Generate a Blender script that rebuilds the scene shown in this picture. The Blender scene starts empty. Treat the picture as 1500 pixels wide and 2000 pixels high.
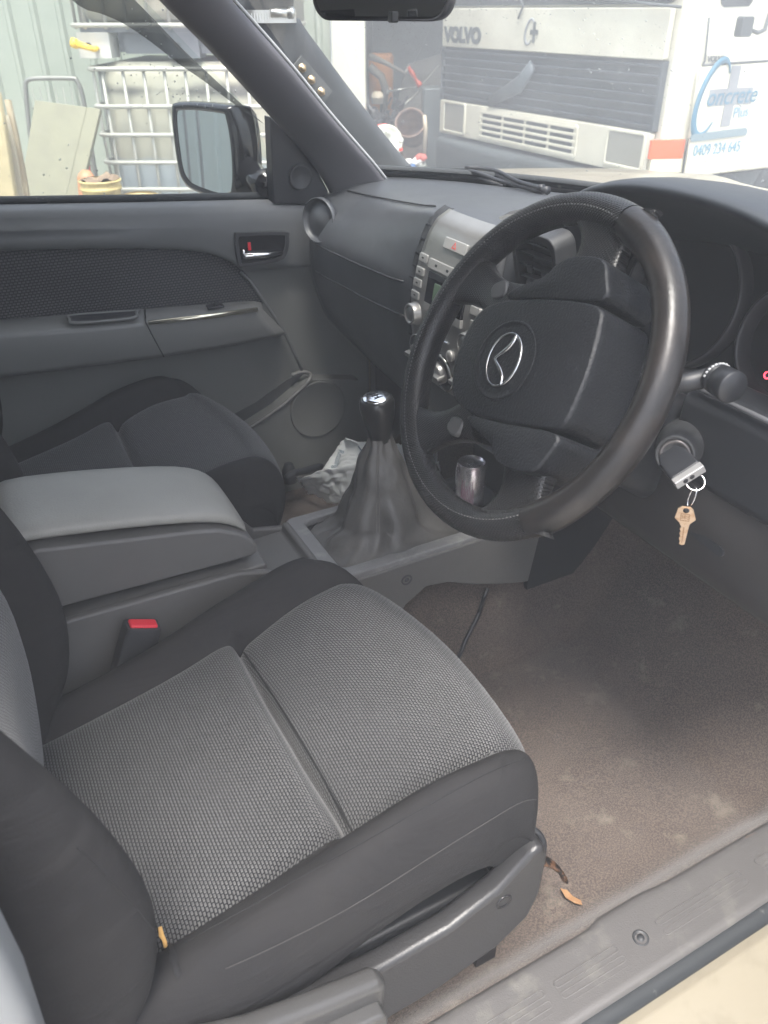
import bpy, math, random
from mathutils import Vector, Matrix, noise
random.seed(7)
sc = bpy.context.scene
rad = math.radians
# ------------------------------------------------------------ camera, sky, sun, exposure
# x = forward in the ute, y = to its left, z = up from the cabin floor (ground is z = -0.6)
F = 1550.0; PITCH = math.atan(980/1550); HEAD = rad(62); CZ = 1.05
hv = Vector((math.cos(HEAD), math.sin(HEAD), 0)); rv = Vector((math.sin(HEAD), -math.cos(HEAD), 0)); zv = Vector((0, 0, 1))
fv = hv*math.cos(PITCH) - zv*math.sin(PITCH); uv_ = hv*math.sin(PITCH) + zv*math.cos(PITCH)
CAM = Vector((0, 0, CZ))
cd = bpy.data.cameras.new('camera'); co = bpy.data.objects.new('camera', cd); sc.collection.objects.link(co)
m = Matrix((rv, uv_, -fv)).transposed().to_4x4(); m.translation = CAM; co.matrix_world = m
cd.sensor_fit = 'VERTICAL'; cd.sensor_height = 36; cd.lens = 36*F/2000; cd.clip_start = 0.02; cd.clip_end = 500
cd.dof.use_dof = True; cd.dof.focus_distance = 1.15; cd.dof.aperture_fstop = 9
sc.camera = co
SUN_EL, SUN_AZ = rad(69), rad(-114)      # azimuth measured from +x towards +y
w = bpy.data.worlds.new('World'); sc.world = w; w.use_nodes = True
nt = w.node_tree; nt.nodes.clear()
sky = nt.nodes.new('ShaderNodeTexSky'); sky.sky_type = 'NISHITA'; sky.sun_disc = False
sky.sun_elevation = SUN_EL; sky.sun_rotation = math.pi/2 - SUN_AZ; sky.air_density = 1.0; sky.dust_density = 4.0
bg = nt.nodes.new('ShaderNodeBackground'); bg.inputs[1].default_value = 0.15
wo = nt.nodes.new('ShaderNodeOutputWorld'); hs = nt.nodes.new('ShaderNodeHueSaturation'); hs.inputs['Saturation'].default_value = 0.55; nt.links.new(sky.outputs[0], hs.inputs['Color']); nt.links.new(hs.outputs[0], bg.inputs[0]); nt.links.new(bg.outputs[0], wo.inputs[0])
sl = bpy.data.lights.new('sun', 'SUN'); sl.energy = 1.6; sl.angle = rad(20); sl.color = (1, 0.96, 0.9)
so = bpy.data.objects.new('sun', sl); sc.collection.objects.link(so)
sd = Vector((math.cos(SUN_EL)*math.cos(SUN_AZ), math.cos(SUN_EL)*math.sin(SUN_AZ), math.sin(SUN_EL)))
so.rotation_euler = sd.to_track_quat('Z', 'Y').to_euler(); so.location = sd*20
sc.view_settings.view_transform = 'Standard'; sc.view_settings.look = 'None'; sc.view_settings.exposure = 2.15
sc.view_settings.gamma = 1; sc.view_settings.use_curve_mapping = False
try:
    sc.cycles.use_denoising = True; sc.cycles.max_bounces = 10; sc.cycles.diffuse_bounces = 6
    sc.cycles.transparent_max_bounces = 16; sc.cycles.caustics_refractive = False; sc.cycles.caustics_reflective = False
    sc.cycles.sample_clamp_indirect = 6
except Exception: pass

# real positions read off by intersecting sight lines with known planes
def ray(px, py): return fv*F + rv*(px-750) + uv_*(1000-py)
def PX(px, py, v): d = ray(px, py); return CAM + d*(v/d.x)
def PY(px, py, v): d = ray(px, py); return CAM + d*(v/d.y)
def PZ(px, py, v): d = ray(px, py); return CAM + d*((v-CZ)/d.z)
def PD(px, py, D): d = ray(px, py); return CAM + d*(D/d.dot(hv))
def RD(r, D, z): p = rv*r + hv*D; return Vector((p.x, p.y, z))

# ------------------------------------------------------------ materials
MAT = {}
def mat(name, col, rough=0.6, metal=0.0, spec=0.5, bump=None, var=None, coat=0.0, emit=None, sheen=0.0):
    """bump=(scale,strength,dist)  var=(scale, colour2, lo, hi)"""
    if name in MAT: return MAT[name]
    M = bpy.data.materials.new(name); M.use_nodes = True; N = M.node_tree.nodes; L = M.node_tree.links
    b = N['Principled BSDF']; b.inputs['Base Color'].default_value = (*col, 1); b.inputs['Roughness'].default_value = rough
    b.inputs['Metallic'].default_value = metal; b.inputs['Specular IOR Level'].default_value = spec
    b.inputs['Coat Weight'].default_value = coat
    if sheen: b.inputs['Sheen Weight'].default_value = sheen; b.inputs['Sheen Roughness'].default_value = 0.5
    if emit: b.inputs['Emission Color'].default_value = (*emit[0], 1); b.inputs['Emission Strength'].default_value = emit[1]
    tc = N.new('ShaderNodeTexCoord')
    if var:
        n = N.new('ShaderNodeTexNoise'); n.inputs['Scale'].default_value = var[0]; n.inputs['Detail'].default_value = 6; n.inputs['Roughness'].default_value = 0.65
        L.new(tc.outputs['Object'], n.inputs['Vector'])
        r = N.new('ShaderNodeMapRange'); r.inputs[1].default_value = var[2]; r.inputs[2].default_value = var[3]; L.new(n.outputs[0], r.inputs[0])
        x = N.new('ShaderNodeMix'); x.data_type = 'RGBA'; x.inputs[6].default_value = (*col, 1); x.inputs[7].default_value = (*var[1], 1)
        L.new(r.outputs[0], x.inputs[0]); L.new(x.outputs[2], b.inputs['Base Color'])
        rr = N.new('ShaderNodeMapRange'); rr.inputs[3].default_value = max(0.02, rough-0.08); rr.inputs[4].default_value = min(1, rough+0.12)
        L.new(n.outputs[0], rr.inputs[0]); L.new(rr.outputs[0], b.inputs['Roughness'])
    if bump:
        n2 = N.new('ShaderNodeTexNoise'); n2.inputs['Scale'].default_value = bump[0]; n2.inputs['Detail'].default_value = 3
        L.new(tc.outputs['Object'], n2.inputs['Vector'])
        bp = N.new('ShaderNodeBump'); bp.inputs['Strength'].default_value = bump[1]; bp.inputs['Distance'].default_value = bump[2]
        L.new(n2.outputs[0], bp.inputs['Height']); L.new(bp.outputs[0], b.inputs['Normal'])
    MAT[name] = M; return M

def weave(name, ca, cb, bw=0.0068, bh=0.0044, off=0.5, swap=False, stain=None):
    M = bpy.data.materials.new(name); M.use_nodes = True; N = M.node_tree.nodes; L = M.node_tree.links
    b = N['Principled BSDF']; b.inputs['Roughness'].default_value = 0.9; b.inputs['Specular IOR Level'].default_value = 0.25
    b.inputs['Sheen Weight'].default_value = 0.25
    tc = N.new('ShaderNodeTexCoord')
    n = N.new('ShaderNodeTexNoise'); n.inputs['Scale'].default_value = 60; L.new(tc.outputs['UV'], n.inputs['Vector'])
    mx = N.new('ShaderNodeMix'); mx.data_type = 'VECTOR'; mx.inputs[0].default_value = 0.0008; L.new(tc.outputs['UV'], mx.inputs[4]); L.new(n.outputs[1], mx.inputs[5])
    br = N.new('ShaderNodeTexBrick'); br.offset = off; br.squash = 1.0
    br.inputs['Scale'].default_value = 1; br.inputs['Brick Width'].default_value = bw; br.inputs['Row Height'].default_value = bh
    br.inputs['Mortar Size'].default_value = bh*0.30; br.inputs['Mortar Smooth'].default_value = 0.6; br.inputs['Bias'].default_value = 0
    br.inputs['Color1'].default_value = (*ca, 1); br.inputs['Color2'].default_value = (*[c*0.82 for c in ca], 1); br.inputs['Mortar'].default_value = (*cb, 1)
    L.new(mx.outputs[1], br.inputs['Vector'])
    n3 = N.new('ShaderNodeTexNoise'); n3.inputs['Scale'].default_value = 7; n3.inputs['Detail'].default_value = 5; L.new(tc.outputs['UV'], n3.inputs['Vector'])
    r = N.new('ShaderNodeMapRange'); r.inputs[1].default_value = 0.3; r.inputs[2].default_value = 0.75; r.inputs[3].default_value = 1.12; r.inputs[4].default_value = 0.78
    L.new(n3.outputs[0], r.inputs[0])
    ml = N.new('ShaderNodeVectorMath'); ml.operation = 'SCALE'; L.new(br.outputs['Color'], ml.inputs[0]); L.new(r.outputs[0], ml.inputs['Scale'])
    L.new(ml.outputs[0], b.inputs['Base Color'])
    bp = N.new('ShaderNodeBump'); bp.invert = True; bp.inputs['Strength'].default_value = 0.9; bp.inputs['Distance'].default_value = 0.0012
    L.new(br.outputs['Fac'], bp.inputs['Height']); L.new(bp.outputs[0], b.inputs['Normal'])
    MAT[name] = M; return M

def perforated(name, col):
    M = bpy.data.materials.new(name); M.use_nodes = True; N = M.node_tree.nodes; L = M.node_tree.links
    b = N['Principled BSDF']; b.inputs['Roughness'].default_value = 0.36; b.inputs['Specular IOR Level'].default_value = 0.5
    tc = N.new('ShaderNodeTexCoord'); sp = N.new('ShaderNodeSeparateXYZ'); L.new(tc.outputs['UV'], sp.inputs[0])
    def mth(op, a, bb=None):
        q = N.new('ShaderNodeMath'); q.operation = op
        for i, s in enumerate((a, bb)):
            if s is None: continue
            if isinstance(s, (int, float)): q.inputs[i].default_value = s
            else: L.new(s, q.inputs[i])
        return q.outputs[0]
    k = math.pi/0.0042
    s1 = mth('SINE', mth('MULTIPLY', mth('ADD', sp.outputs[0], sp.outputs[1]), k)); s2 = mth('SINE', mth('MULTIPLY', mth('SUBTRACT', sp.outputs[0], sp.outputs[1]), k))
    pr = mth('MULTIPLY', s1, s2)
    r = N.new('ShaderNodeMapRange'); r.inputs[1].default_value = 0.45; r.inputs[2].default_value = 0.8; L.new(mth('ABSOLUTE', pr), r.inputs[0])
    x = N.new('ShaderNodeMix'); x.data_type = 'RGBA'; x.inputs[6].default_value = (*col, 1); x.inputs[7].default_value = (0.002, 0.002, 0.002, 1)
    L.new(r.outputs[0], x.inputs[0]); L.new(x.outputs[2], b.inputs['Base Color'])
    bp = N.new('ShaderNodeBump'); bp.invert = True; bp.inputs['Strength'].default_value = 1; bp.inputs['Distance'].default_value = 0.001
    L.new(r.outputs[0], bp.inputs['Height']); L.new(bp.outputs[0], b.inputs['Normal'])
    MAT[name] = M; return M

def glass(name, tint, dirt_lo, dirt_hi, scale=3.0, dirtcol=(0.8, 0.8, 0.76), gloss=0.06, streak=None):
    M = bpy.data.materials.new(name); M.use_nodes = True; N = M.node_tree.nodes; L = M.node_tree.links; N.clear()
    out = N.new('ShaderNodeOutputMaterial'); tr = N.new('ShaderNodeBsdfTransparent'); tr.inputs[0].default_value = (*tint, 1)
    gl = N.new('ShaderNodeBsdfGlossy'); gl.inputs['Roughness'].default_value = 0.02
    lw = N.new('ShaderNodeLayerWeight'); lw.inputs[0].default_value = 0.25
    fr = N.new('ShaderNodeMath'); fr.operation = 'MULTIPLY'; fr.inputs[1].default_value = gloss*4; L.new(lw.outputs['Fresnel'], fr.inputs[0])
    m1 = N.new('ShaderNodeMixShader'); L.new(fr.outputs[0], m1.inputs[0]); L.new(tr.outputs[0], m1.inputs[1]); L.new(gl.outputs[0], m1.inputs[2])
    df = N.new('ShaderNodeBsdfDiffuse'); df.inputs[0].default_value = (*dirtcol, 1); tl = N.new('ShaderNodeBsdfTranslucent'); tl.inputs[0].default_value = (*dirtcol, 1)
    dm = N.new('ShaderNodeMixShader'); dm.inputs[0].default_value = 0.6; L.new(df.outputs[0], dm.inputs[1]); L.new(tl.outputs[0], dm.inputs[2])
    tc = N.new('ShaderNodeTexCoord'); mp = N.new('ShaderNodeMapping'); L.new(tc.outputs['Object'], mp.inputs[0])
    if streak: mp.inputs['Rotation'].default_value = streak[0]; mp.inputs['Scale'].default_value = streak[1]
    n = N.new('ShaderNodeTexNoise'); n.inputs['Scale'].default_value = scale; n.inputs['Detail'].default_value = 7; n.inputs['Roughness'].default_value = 0.7
    L.new(mp.outputs[0], n.inputs['Vector'])
    r = N.new('ShaderNodeMapRange'); r.inputs[1].default_value = 0.35; r.inputs[2].default_value = 0.68; r.inputs[3].default_value = dirt_lo; r.inputs[4].default_value = dirt_hi
    L.new(n.outputs[0], r.inputs[0])
    m2 = N.new('ShaderNodeMixShader'); L.new(r.outputs[0], m2.inputs[0]); L.new(m1.outputs[0], m2.inputs[1]); L.new(dm.outputs[0], m2.inputs[2])
    L.new(m2.outputs[0], out.inputs[0]); MAT[name] = M; return M

grey = mat('grey_plastic', (0.135, 0.131, 0.126), 0.5, bump=(900, 0.35, 0.0007), var=(4, (0.112, 0.109, 0.105), 0.3, 0.7))
greylid = mat('lid_plastic', (0.32, 0.312, 0.285), 0.5, bump=(420, 0.5, 0.0010), var=(5, (0.275, 0.268, 0.243), 0.35, 0.7))
charcoal = mat('charcoal_plastic', (0.03, 0.031, 0.034), 0.5, bump=(800, 0.35, 0.0007), var=(5, (0.04, 0.041, 0.043), 0.35, 0.7))
dashm = mat('dash_plastic', (0.050, 0.054, 0.061), 0.37, spec=0.65, bump=(700, 0.5, 0.0009), var=(6, (0.054, 0.057, 0.062), 0.35, 0.7))
black = mat('black_plastic', (0.018, 0.019, 0.022), 0.42, bump=(600, 0.2, 0.0005))
gloss_black = mat('gloss_black', (0.01, 0.01, 0.012), 0.12)
dark = mat('dark_void', (0.012, 0.012, 0.014), 0.8)
silverp = mat('silver_plastic', (0.30, 0.296, 0.285), 0.33, metal=0.6, var=(9, (0.25, 0.246, 0.235), 0.35, 0.7))
chrome = mat('chrome', (0.75, 0.75, 0.76), 0.12, metal=1.0)
satin = mat('satin_metal', (0.5, 0.49, 0.47), 0.35, metal=0.9)
leather = mat('wheel_leather', (0.012, 0.011, 0.011), 0.3, spec=0.4, bump=(180, 0.25, 0.0012), var=(30, (0.024, 0.020, 0.018), 0.45, 0.75))
hubm = mat('hub_plastic', (0.010, 0.011, 0.013), 0.42, spec=0.35, bump=(420, 0.8, 0.0012))
perf = perforated('perforated_leather', (0.014, 0.014, 0.015))
bolst = mat('bolster_cloth', (0.017, 0.0165, 0.0175), 0.9, spec=0.25, bump=(1400, 0.5, 0.001), var=(7, (0.027, 0.0255, 0.0255), 0.35, 0.75))
def wrinkle(M, sc_, rot, dist, strength):
    N = M.node_tree.nodes; L = M.node_tree.links; b = N['Principled BSDF']; tc = N.new('ShaderNodeTexCoord'); mp = N.new('ShaderNodeMapping'); mp.inputs['Scale'].default_value = sc_; mp.inputs['Rotation'].default_value = rot
    L.new(tc.outputs['Object'], mp.inputs[0]); n = N.new('ShaderNodeTexNoise'); n.inputs['Scale'].default_value = 1; n.inputs['Detail'].default_value = 3; n.inputs['Distortion'].default_value = 1.2; L.new(mp.outputs[0], n.inputs['Vector'])
    bp = N.new('ShaderNodeBump'); bp.inputs['Strength'].default_value = strength; bp.inputs['Distance'].default_value = dist; L.new(n.outputs[0], bp.inputs['Height'])
    old = b.inputs['Normal'].links[0].from_node; L.new(bp.outputs[0], old.inputs['Normal'])
wrinkle(bolst, (5, 12, 18), (0, rad(25), 0), 0.010, 0.45)
weave_seat = weave('seat_weave', (0.085, 0.086, 0.086), (0.006, 0.006, 0.008), 0.0054, 0.0036)
weave_back = weave('back_weave', (0.16, 0.16, 0.156), (0.016, 0.016, 0.018), 0.0054, 0.0036)
weave_door = weave('door_weave', (0.10, 0.10, 0.10), (0.025, 0.025, 0.028), 0.0075, 0.0055)
gaiter = mat('gaiter_vinyl', (0.115, 0.11, 0.104), 0.42, bump=(260, 0.4, 0.001), var=(14, (0.075, 0.072, 0.067), 0.4, 0.7))
scuff = mat('scuff_plastic', (0.088, 0.084, 0.082), 0.45, bump=(500, 0.4, 0.0008), var=(18, (0.15, 0.145, 0.13), 0.54, 0.78))
rubber = mat('rubber', (0.02, 0.023, 0.026), 0.7, var=(30, (0.16, 0.16, 0.15), 0.62, 0.75))
cream = mat('cream_paint', (0.23, 0.205, 0.155), 0.3, coat=0.4, var=(14, (0.17, 0.15, 0.11), 0.55, 0.8))
redp = mat('red_plastic', (0.75, 0.03, 0.05), 0.4)
brass = mat('brass', (0.46, 0.34, 0.24), 0.42, metal=0.7, bump=(300, 0.2, 0.0006), var=(150, (0.35, 0.2, 0.1), 0.5, 0.75))
rust = mat('rusty_steel', (0.30, 0.13, 0.05), 0.6, metal=0.4, var=(60, (0.07, 0.05, 0.04), 0.4, 0.65))

wrinkle(gaiter, (22, 22, 12), (0, rad(30), rad(20)), 0.006, 0.4)
def carpet_mat():
    M = bpy.data.materials.new('carpet'); M.use_nodes = True; N = M.node_tree.nodes; L = M.node_tree.links
    b = N['Principled BSDF']; b.inputs['Roughness'].default_value = 0.95; b.inputs['Specular IOR Level'].default_value = 0.1; b.inputs['Sheen Weight'].default_value = 0.3
    tc = N.new('ShaderNodeTexCoord')
    def nz(s, d, ro=0.6):
        n = N.new('ShaderNodeTexNoise'); n.inputs['Scale'].default_value = s; n.inputs['Detail'].default_value = d; n.inputs['Roughness'].default_value = ro
        L.new(tc.outputs['Object'], n.inputs['Vector']); return n.outputs[0]
    def mr(s, a, c, lo=0., hi=1.):
        r = N.new('ShaderNodeMapRange'); r.inputs[1].default_value = a; r.inputs[2].default_value = c; r.inputs[3].default_value = lo; r.inputs[4].default_value = hi; L.new(s, r.inputs[0]); return r.outputs[0]
    def mix(fc, c1, c2):
        x = N.new('ShaderNodeMix'); x.data_type = 'RGBA'
        L.new(fc, x.inputs[0])
        for i, c in ((6, c1), (7, c2)):
            if isinstance(c, tuple): x.inputs[i].default_value = (*c, 1)
            else: L.new(c, x.inputs[i])
        return x.outputs[2]
    c = mix(mr(nz(9, 5), 0.35, 0.65), (0.046, 0.036, 0.032), (0.070, 0.056, 0.048))
    c = mix(mr(nz(14, 6, 0.7), 0.57, 0.68), c, (0.125, 0.11, 0.09))
    c = mix(mr(nz(22, 4), 0.62, 0.72, 0, 0.6), c, (0.06, 0.05, 0.05))
    c = mix(mr(nz(420, 2), 0.4, 0.62, 0, 0.45), c, (0.20, 0.155, 0.125))
    L.new(c, b.inputs['Base Color'])
    bp = N.new('ShaderNodeBump'); bp.inputs['Strength'].default_value = 0.8; bp.inputs['Distance'].default_value = 0.002
    L.new(nz(500, 3), bp.inputs['Height']); L.new(bp.outputs[0], b.inputs['Normal'])
    return M
carpetm = carpet_mat()

# ------------------------------------------------------------ mesh helpers
class MB:
    def __init__(s): s.v = []; s.f = []; s.m = []; s.uv = []; s.sm = []; s.hasuv = False
    def _add(s, vs, fs, mi=0, uvs=None, sm=True):
        o = len(s.v); s.v += [tuple(p) for p in vs]
        s.uv += uvs if uvs else [(0, 0)]*len(vs)
        if uvs: s.hasuv = True
        for k, f in enumerate(fs):
            s.f.append([o+i for i in f]); s.m.append(mi[k] if isinstance(mi, list) else mi); s.sm.append(sm)
        return s
    def box(s, c, d, rot=None, mi=0):
        c = Vector(c); R_ = rot if rot is not None else Matrix.Identity(3)
        vs = [c + R_ @ Vector((x*d[0]/2, y*d[1]/2, z*d[2]/2)) for x in (-1, 1) for y in (-1, 1) for z in (-1, 1)]
        return s._add(vs, [(0, 1, 3, 2), (4, 6, 7, 5), (0, 4, 5, 1), (2, 3, 7, 6), (0, 2, 6, 4), (1, 5, 7, 3)], mi, sm=False)
    def prism(s, poly, fn, t0, t1, mi=0, sm=False):
        n = len(poly); vs = [fn(a, b, t0) for a, b in poly] + [fn(a, b, t1) for a, b in poly]
        fs = [list(range(n))[::-1], list(range(n, 2*n))] + [(i, (i+1) % n, n+(i+1) % n, n+i) for i in range(n)]
        return s._add(vs, fs, mi, sm=sm)
    def ring(s, outer, inner, fn, t0, t1, mi=0):
        n = len(outer); vs = [fn(a, b, t0) for a, b in outer]+[fn(a, b, t0) for a, b in inner]+[fn(a, b, t1) for a, b in outer]+[fn(a, b, t1) for a, b in inner]
        fs = []
        for i in range(n):
            j = (i+1) % n
            fs += [(i, n+i, n+j, j), (2*n+i, 2*n+j, 3*n+j, 3*n+i), (i, j, 2*n+j, 2*n+i), (n+i, 3*n+i, 3*n+j, n+j)]
        return s._add(vs, fs, mi, sm=False)
    def grid(s, rows, mi=0, closed=False, uvs=None, caps=False, mfn=None):
        nr = len(rows); nc = len(rows[0]); vs = [p for r in rows for p in r]
        fs = []; ms = []
        for i in range(nr-1):
            for j in range(nc if closed else nc-1):
                k = (j+1) % nc
                fs.append((i*nc+j, i*nc+k, (i+1)*nc+k, (i+1)*nc+j)); ms.append(mfn(i, j) if mfn else mi)
        if caps: fs += [list(range(nc))[::-1], [(nr-1)*nc+j for j in range(nc)]]; ms += [mi, mi]
        return s._add(vs, fs, ms, uvs)
    def tube(s, path, r, n=10, mi=0, flat=1.0, up=None, caps=True, uv=False):
        path = [Vector(p) for p in path]; rows = []; uvs = []; L_ = 0
        prev = None
        for i, p in enumerate(path):
            t = (path[min(i+1, len(path)-1)] - path[max(i-1, 0)]).normalized()
            a = up if up is not None else (prev if prev is not None else (zv if abs(t.z) < 0.9 else Vector((1, 0, 0))))
            u = (a - t*a.dot(t)).normalized(); w_ = t.cross(u); prev = u
            rr = r[i] if isinstance(r, (list, tuple)) else r
            rows.append([p + u*math.cos(q)*rr + w_*math.sin(q)*rr*flat for q in [2*math.pi*k/n for k in range(n)]])
        return s.grid(rows, mi, closed=True, caps=caps)
    def lathe(s, o, axis, prof, n=24, mi=0, caps=True):
        o = Vector(o); ax = Vector(axis).normalized(); a = (zv if abs(ax.z) < 0.9 else Vector((1, 0, 0))); u = (a-ax*a.dot(ax)).normalized(); w_ = ax.cross(u)
        rows = [[o + ax*h + (u*math.cos(2*math.pi*k/n)+w_*math.sin(2*math.pi*k/n))*r for k in range(n)] for h, r in prof]
        return s.grid(rows, mi, closed=True, caps=caps)
    def build(s, name, mats, parent=None, bevel=0, seg=2, subsurf=0, solid=0, flat=False, **props):
        me = bpy.data.meshes.new(name); me.from_pydata(s.v, [], s.f)
        mats = mats if isinstance(mats, (list, tuple)) else [mats]
        for q in mats: me.materials.append(q)
        me.polygons.foreach_set('material_index', s.m)
        me.polygons.foreach_set('use_smooth', [bool(x) and not flat for x in s.sm])
        if s.hasuv:
            ul = me.uv_layers.new(name='UVMap'); co_ = [s.uv[l.vertex_index] for l in me.loops]
            ul.data.foreach_set('uv', [c for q in co_ for c in q])
        me.validate(); me.update()
        ob = bpy.data.objects.new(name, me); sc.collection.objects.link(ob)
        if parent:
            ob.parent = parent
            if parent.type == 'EMPTY': ob.location = -parent.location
        if solid: md = ob.modifiers.new('solid', 'SOLIDIFY'); md.thickness = solid; md.offset = -1
        if bevel:
            md = ob.modifiers.new('bevel', 'BEVEL'); md.width = bevel; md.segments = seg; md.limit_method = 'ANGLE'; md.angle_limit = rad(35); md.harden_normals = False
            me.polygons.foreach_set('use_smooth', [True]*len(me.polygons)); 
            wn = ob.modifiers.new('wn', 'WEIGHTED_NORMAL'); wn.keep_sharp = False
        if subsurf: md = ob.modifiers.new('sub', 'SUBSURF'); md.levels = subsurf; md.render_levels = subsurf
        for k, q in props.items(): ob[k] = q
        return ob
def thing(name, loc, label, cat, group=None):
    o = bpy.data.objects.new(name, None); sc.collection.objects.link(o); o.empty_display_size = 0.1
    o.location = loc; o['label'] = label; o['category'] = cat
    if group: o['group'] = group
    return o
def XZ(a, b, t): return Vector((a, t, b))
def XY(a, b, t): return Vector((a, b, t))
def YZ(a, b, t): return Vector((t, a, b))
def interp(tab, x):
    if x <= tab[0][0]: return tab[0][1]
    for (a, b), (c, d) in zip(tab, tab[1:]):
        if x <= c:
            k = (x-a)/(c-a); k = k*k*(3-2*k) if False else k; return b+(d-b)*k
    return tab[-1][1]
def ease(a, b, x): k = min(1, max(0, (x-a)/(b-a))); return k*k*(3-2*k)
def rrect(x0, x1, y0, y1, r, n=5):
    pts = []
    for cx, cy, a in ((x1-r, y1-r, 0), (x0+r, y1-r, 90), (x0+r, y0+r, 180), (x1-r, y0+r, 270)):
        pts += [(cx+r*math.cos(rad(a+90*k/n)), cy+r*math.sin(rad(a+90*k/n))) for k in range(n+1)]
    return pts
def catmull(pts, n=6, closed=False):
    P_ = [Vector(p) for p in pts]; out = []; L_ = len(P_)
    for i in range(L_ if closed else L_-1):
        g = lambda k: P_[k % L_] if closed else P_[min(max(k, 0), L_-1)]
        a, b, c, d = g(i-1), g(i), g(i+1), g(i+2)
        for k in range(n):
            t = k/n; out.append(0.5*((2*b)+(c-a)*t+(2*a-5*b+4*c-d)*t*t+(3*b-a-3*c+d)*t**3))
    if not closed: out.append(P_[-1])
    return out
def sm2(pts, n=5, closed=True): return [(p.x, p.y) for p in catmull([(a, b, 0) for a, b in pts], n, closed)]
def text(name, body, size, mtx, m_, parent, ext=0.001, shear=0.0, bold=0.0, sx=1.0):
    cu = bpy.data.curves.new(name, 'FONT'); cu.body = body; cu.size = size; cu.extrude = ext; cu.shear = shear; cu.offset = bold
    cu.align_x = 'CENTER'; cu.align_y = 'CENTER'
    ob = bpy.data.objects.new('tmp', cu); sc.collection.objects.link(ob); bpy.context.view_layer.update()
    me = bpy.data.meshes.new_from_object(ob); bpy.data.objects.remove(ob)
    me.transform(mtx @ Matrix.Diagonal((sx, 1, 1, 1))); me.materials.clear(); me.materials.append(m_); me.name = name
    o = bpy.data.objects.new(name, me); sc.collection.objects.link(o); o.parent = parent
    if parent.type == 'EMPTY': o.location = -parent.location
    return o
def frame(o, x, y):  # matrix with local x,y axes
    x = Vector(x).normalized(); y = Vector(y); z = x.cross(y).normalized(); y = z.cross(x)
    q = Matrix((x, y, z)).transposed().to_4x4(); q.translation = Vector(o); return q
# ================================================================ THE UTE
ute = thing('ute', Vector((0.3, 1.02, -0.6)), 'right hand drive ute seen through its open driver door, grey cabin with two cloth seats', 'ute')
YC = 1.03
# ---- carpet (floor, tunnel and toe board as one moulding)
def floor_z(x, y):
    z = 0.0
    tun = ease(0.88, 0.97, y)*(1-ease(1.10, 1.19, y)); z += tun*(0.10+0.08*ease(0.3, 0.7, x))
    z += ease(0.86, 1.22, x)*0.42
    z += 0.045*(1-ease(0.385, 0.43, y)) + 0.05*ease(1.63, 1.69, y)
    z += 0.004*noise.noise(Vector((x*6, y*6, 0))) + 0.002*noise.noise(Vector((x*18, y*18, 3)))
    return z
g = MB(); NX, NY = 110, 110
g.grid([[(x, y, floor_z(x, y)) for y in [0.372+1.32*j/NY for j in range(NY+1)]] for x in [-0.55+1.85*i/NX for i in range(NX+1)]])
g.build('carpet', carpetm, ute, solid=-0.004)
# ---- body shell: floor pan, firewall, rear wall, roof, rocker and pillars in cream paint
b = MB()
b.box((0.25, 1.02, -0.10), (1.9, 1.30, 0.12)); b.box((-0.62, 1.02, 0.45), (0.05, 1.44, 1.3))
b.build('body_shell', grey, ute, bevel=0.01)
fw_ = MB(); fw_.box((1.28, 1.02, 0.28), (0.04, 1.40, 0.86)); fw_.build('firewall', dark, ute)
roofr = []
for x, z in ((-0.66, 1.14), (-0.5, 1.19), (-0.1, 1.215), (0.2, 1.215), (0.36, 1.20), (0.43, 1.175)):
    roofr.append([(x, 1.02+q*0.60, z - 0.05*abs(q)**3) for q in [-1+2*k/12 for k in range(13)]])
r = MB(); r.grid(roofr); r.build('roof', [cream, grey], ute, solid=0.03)
# rocker / sill on the driver's side (painted steps)
rk = MB()
prof = [(0.305, 0.028), (0.292, 0.020), (0.285, 0.000), (0.262, -0.014), (0.205, -0.022), (0.196, -0.030), (0.192, -0.046), (0.165, -0.052), (0.145, -0.07), (0.135, -0.12), (0.15, -0.26), (0.32, -0.27), (0.37, 0.0), (0.36, 0.028)]
rk.grid([[(x, a, z) for a, z in prof] for x in [-0.62+i*0.1 for i in range(18)]], closed=True, caps=True)
rocker = rk.build('rocker_panel', cream, ute, bevel=0.003, label='cream painted door sill of the ute, scuffed beside the black seal')
sc_ = MB(); random.seed(3)
pp = [Vector((0.30+0.022*k, 0.1965+random.uniform(-.0015, .0015), -0.0295)) for k in range(40)]
sc_.tube(pp, [random.choice([0.0006, 0.001, 0.0022, 0.003]) for _ in pp], 6, flat=0.5); sc_.build('sill_scratch', mat('worn_grey', (0.28, 0.27, 0.25), 0.7, var=(60, (0.10, 0.09, 0.08), 0.45, 0.6)), rocker)
# far side rocker, pillars, door skin
fr = MB(); fr.prism([(1.66, 0.0), (1.72, 0.03), (1.88, -0.05), (1.89, -0.26), (1.70, -0.27)], YZ, -0.62, 1.1); fr.build('rocker_panel', cream, ute, bevel=0.01)
bp_ = MB(); bp_.prism([(-0.34, 0.0), (-0.145, 0.0), (-0.125, 0.62), (-0.19, 1.14), (-0.38, 1.14)], XZ, 0.235, 0.31); bp_.build('centre_pillar', MAT['pale_trim'] if 'pale_trim' in MAT else mat('pale_trim', (0.22, 0.23, 0.235), 0.5), ute, bevel=0.015)
bt = MB(); bt.prism([(-0.30, 0.03), (-0.10, 0.03), (-0.072, 0.55), (-0.075, 0.70), (-0.15, 1.12), (-0.34, 1.12)], XZ, 0.305, 0.36); bt.build('pillar_trim', mat('pale_trim', (0.22, 0.23, 0.235), 0.5), ute, bevel=0.015, seg=3)
bq = MB(); bq.prism([(-0.36, 0.0), (-0.20, 0.0), (-0.20, 0.70), (-0.24, 1.14), (-0.36, 1.14)], XZ, 1.66, 1.74); bq.build('centre_pillar', grey, ute, bevel=0.015)

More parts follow.
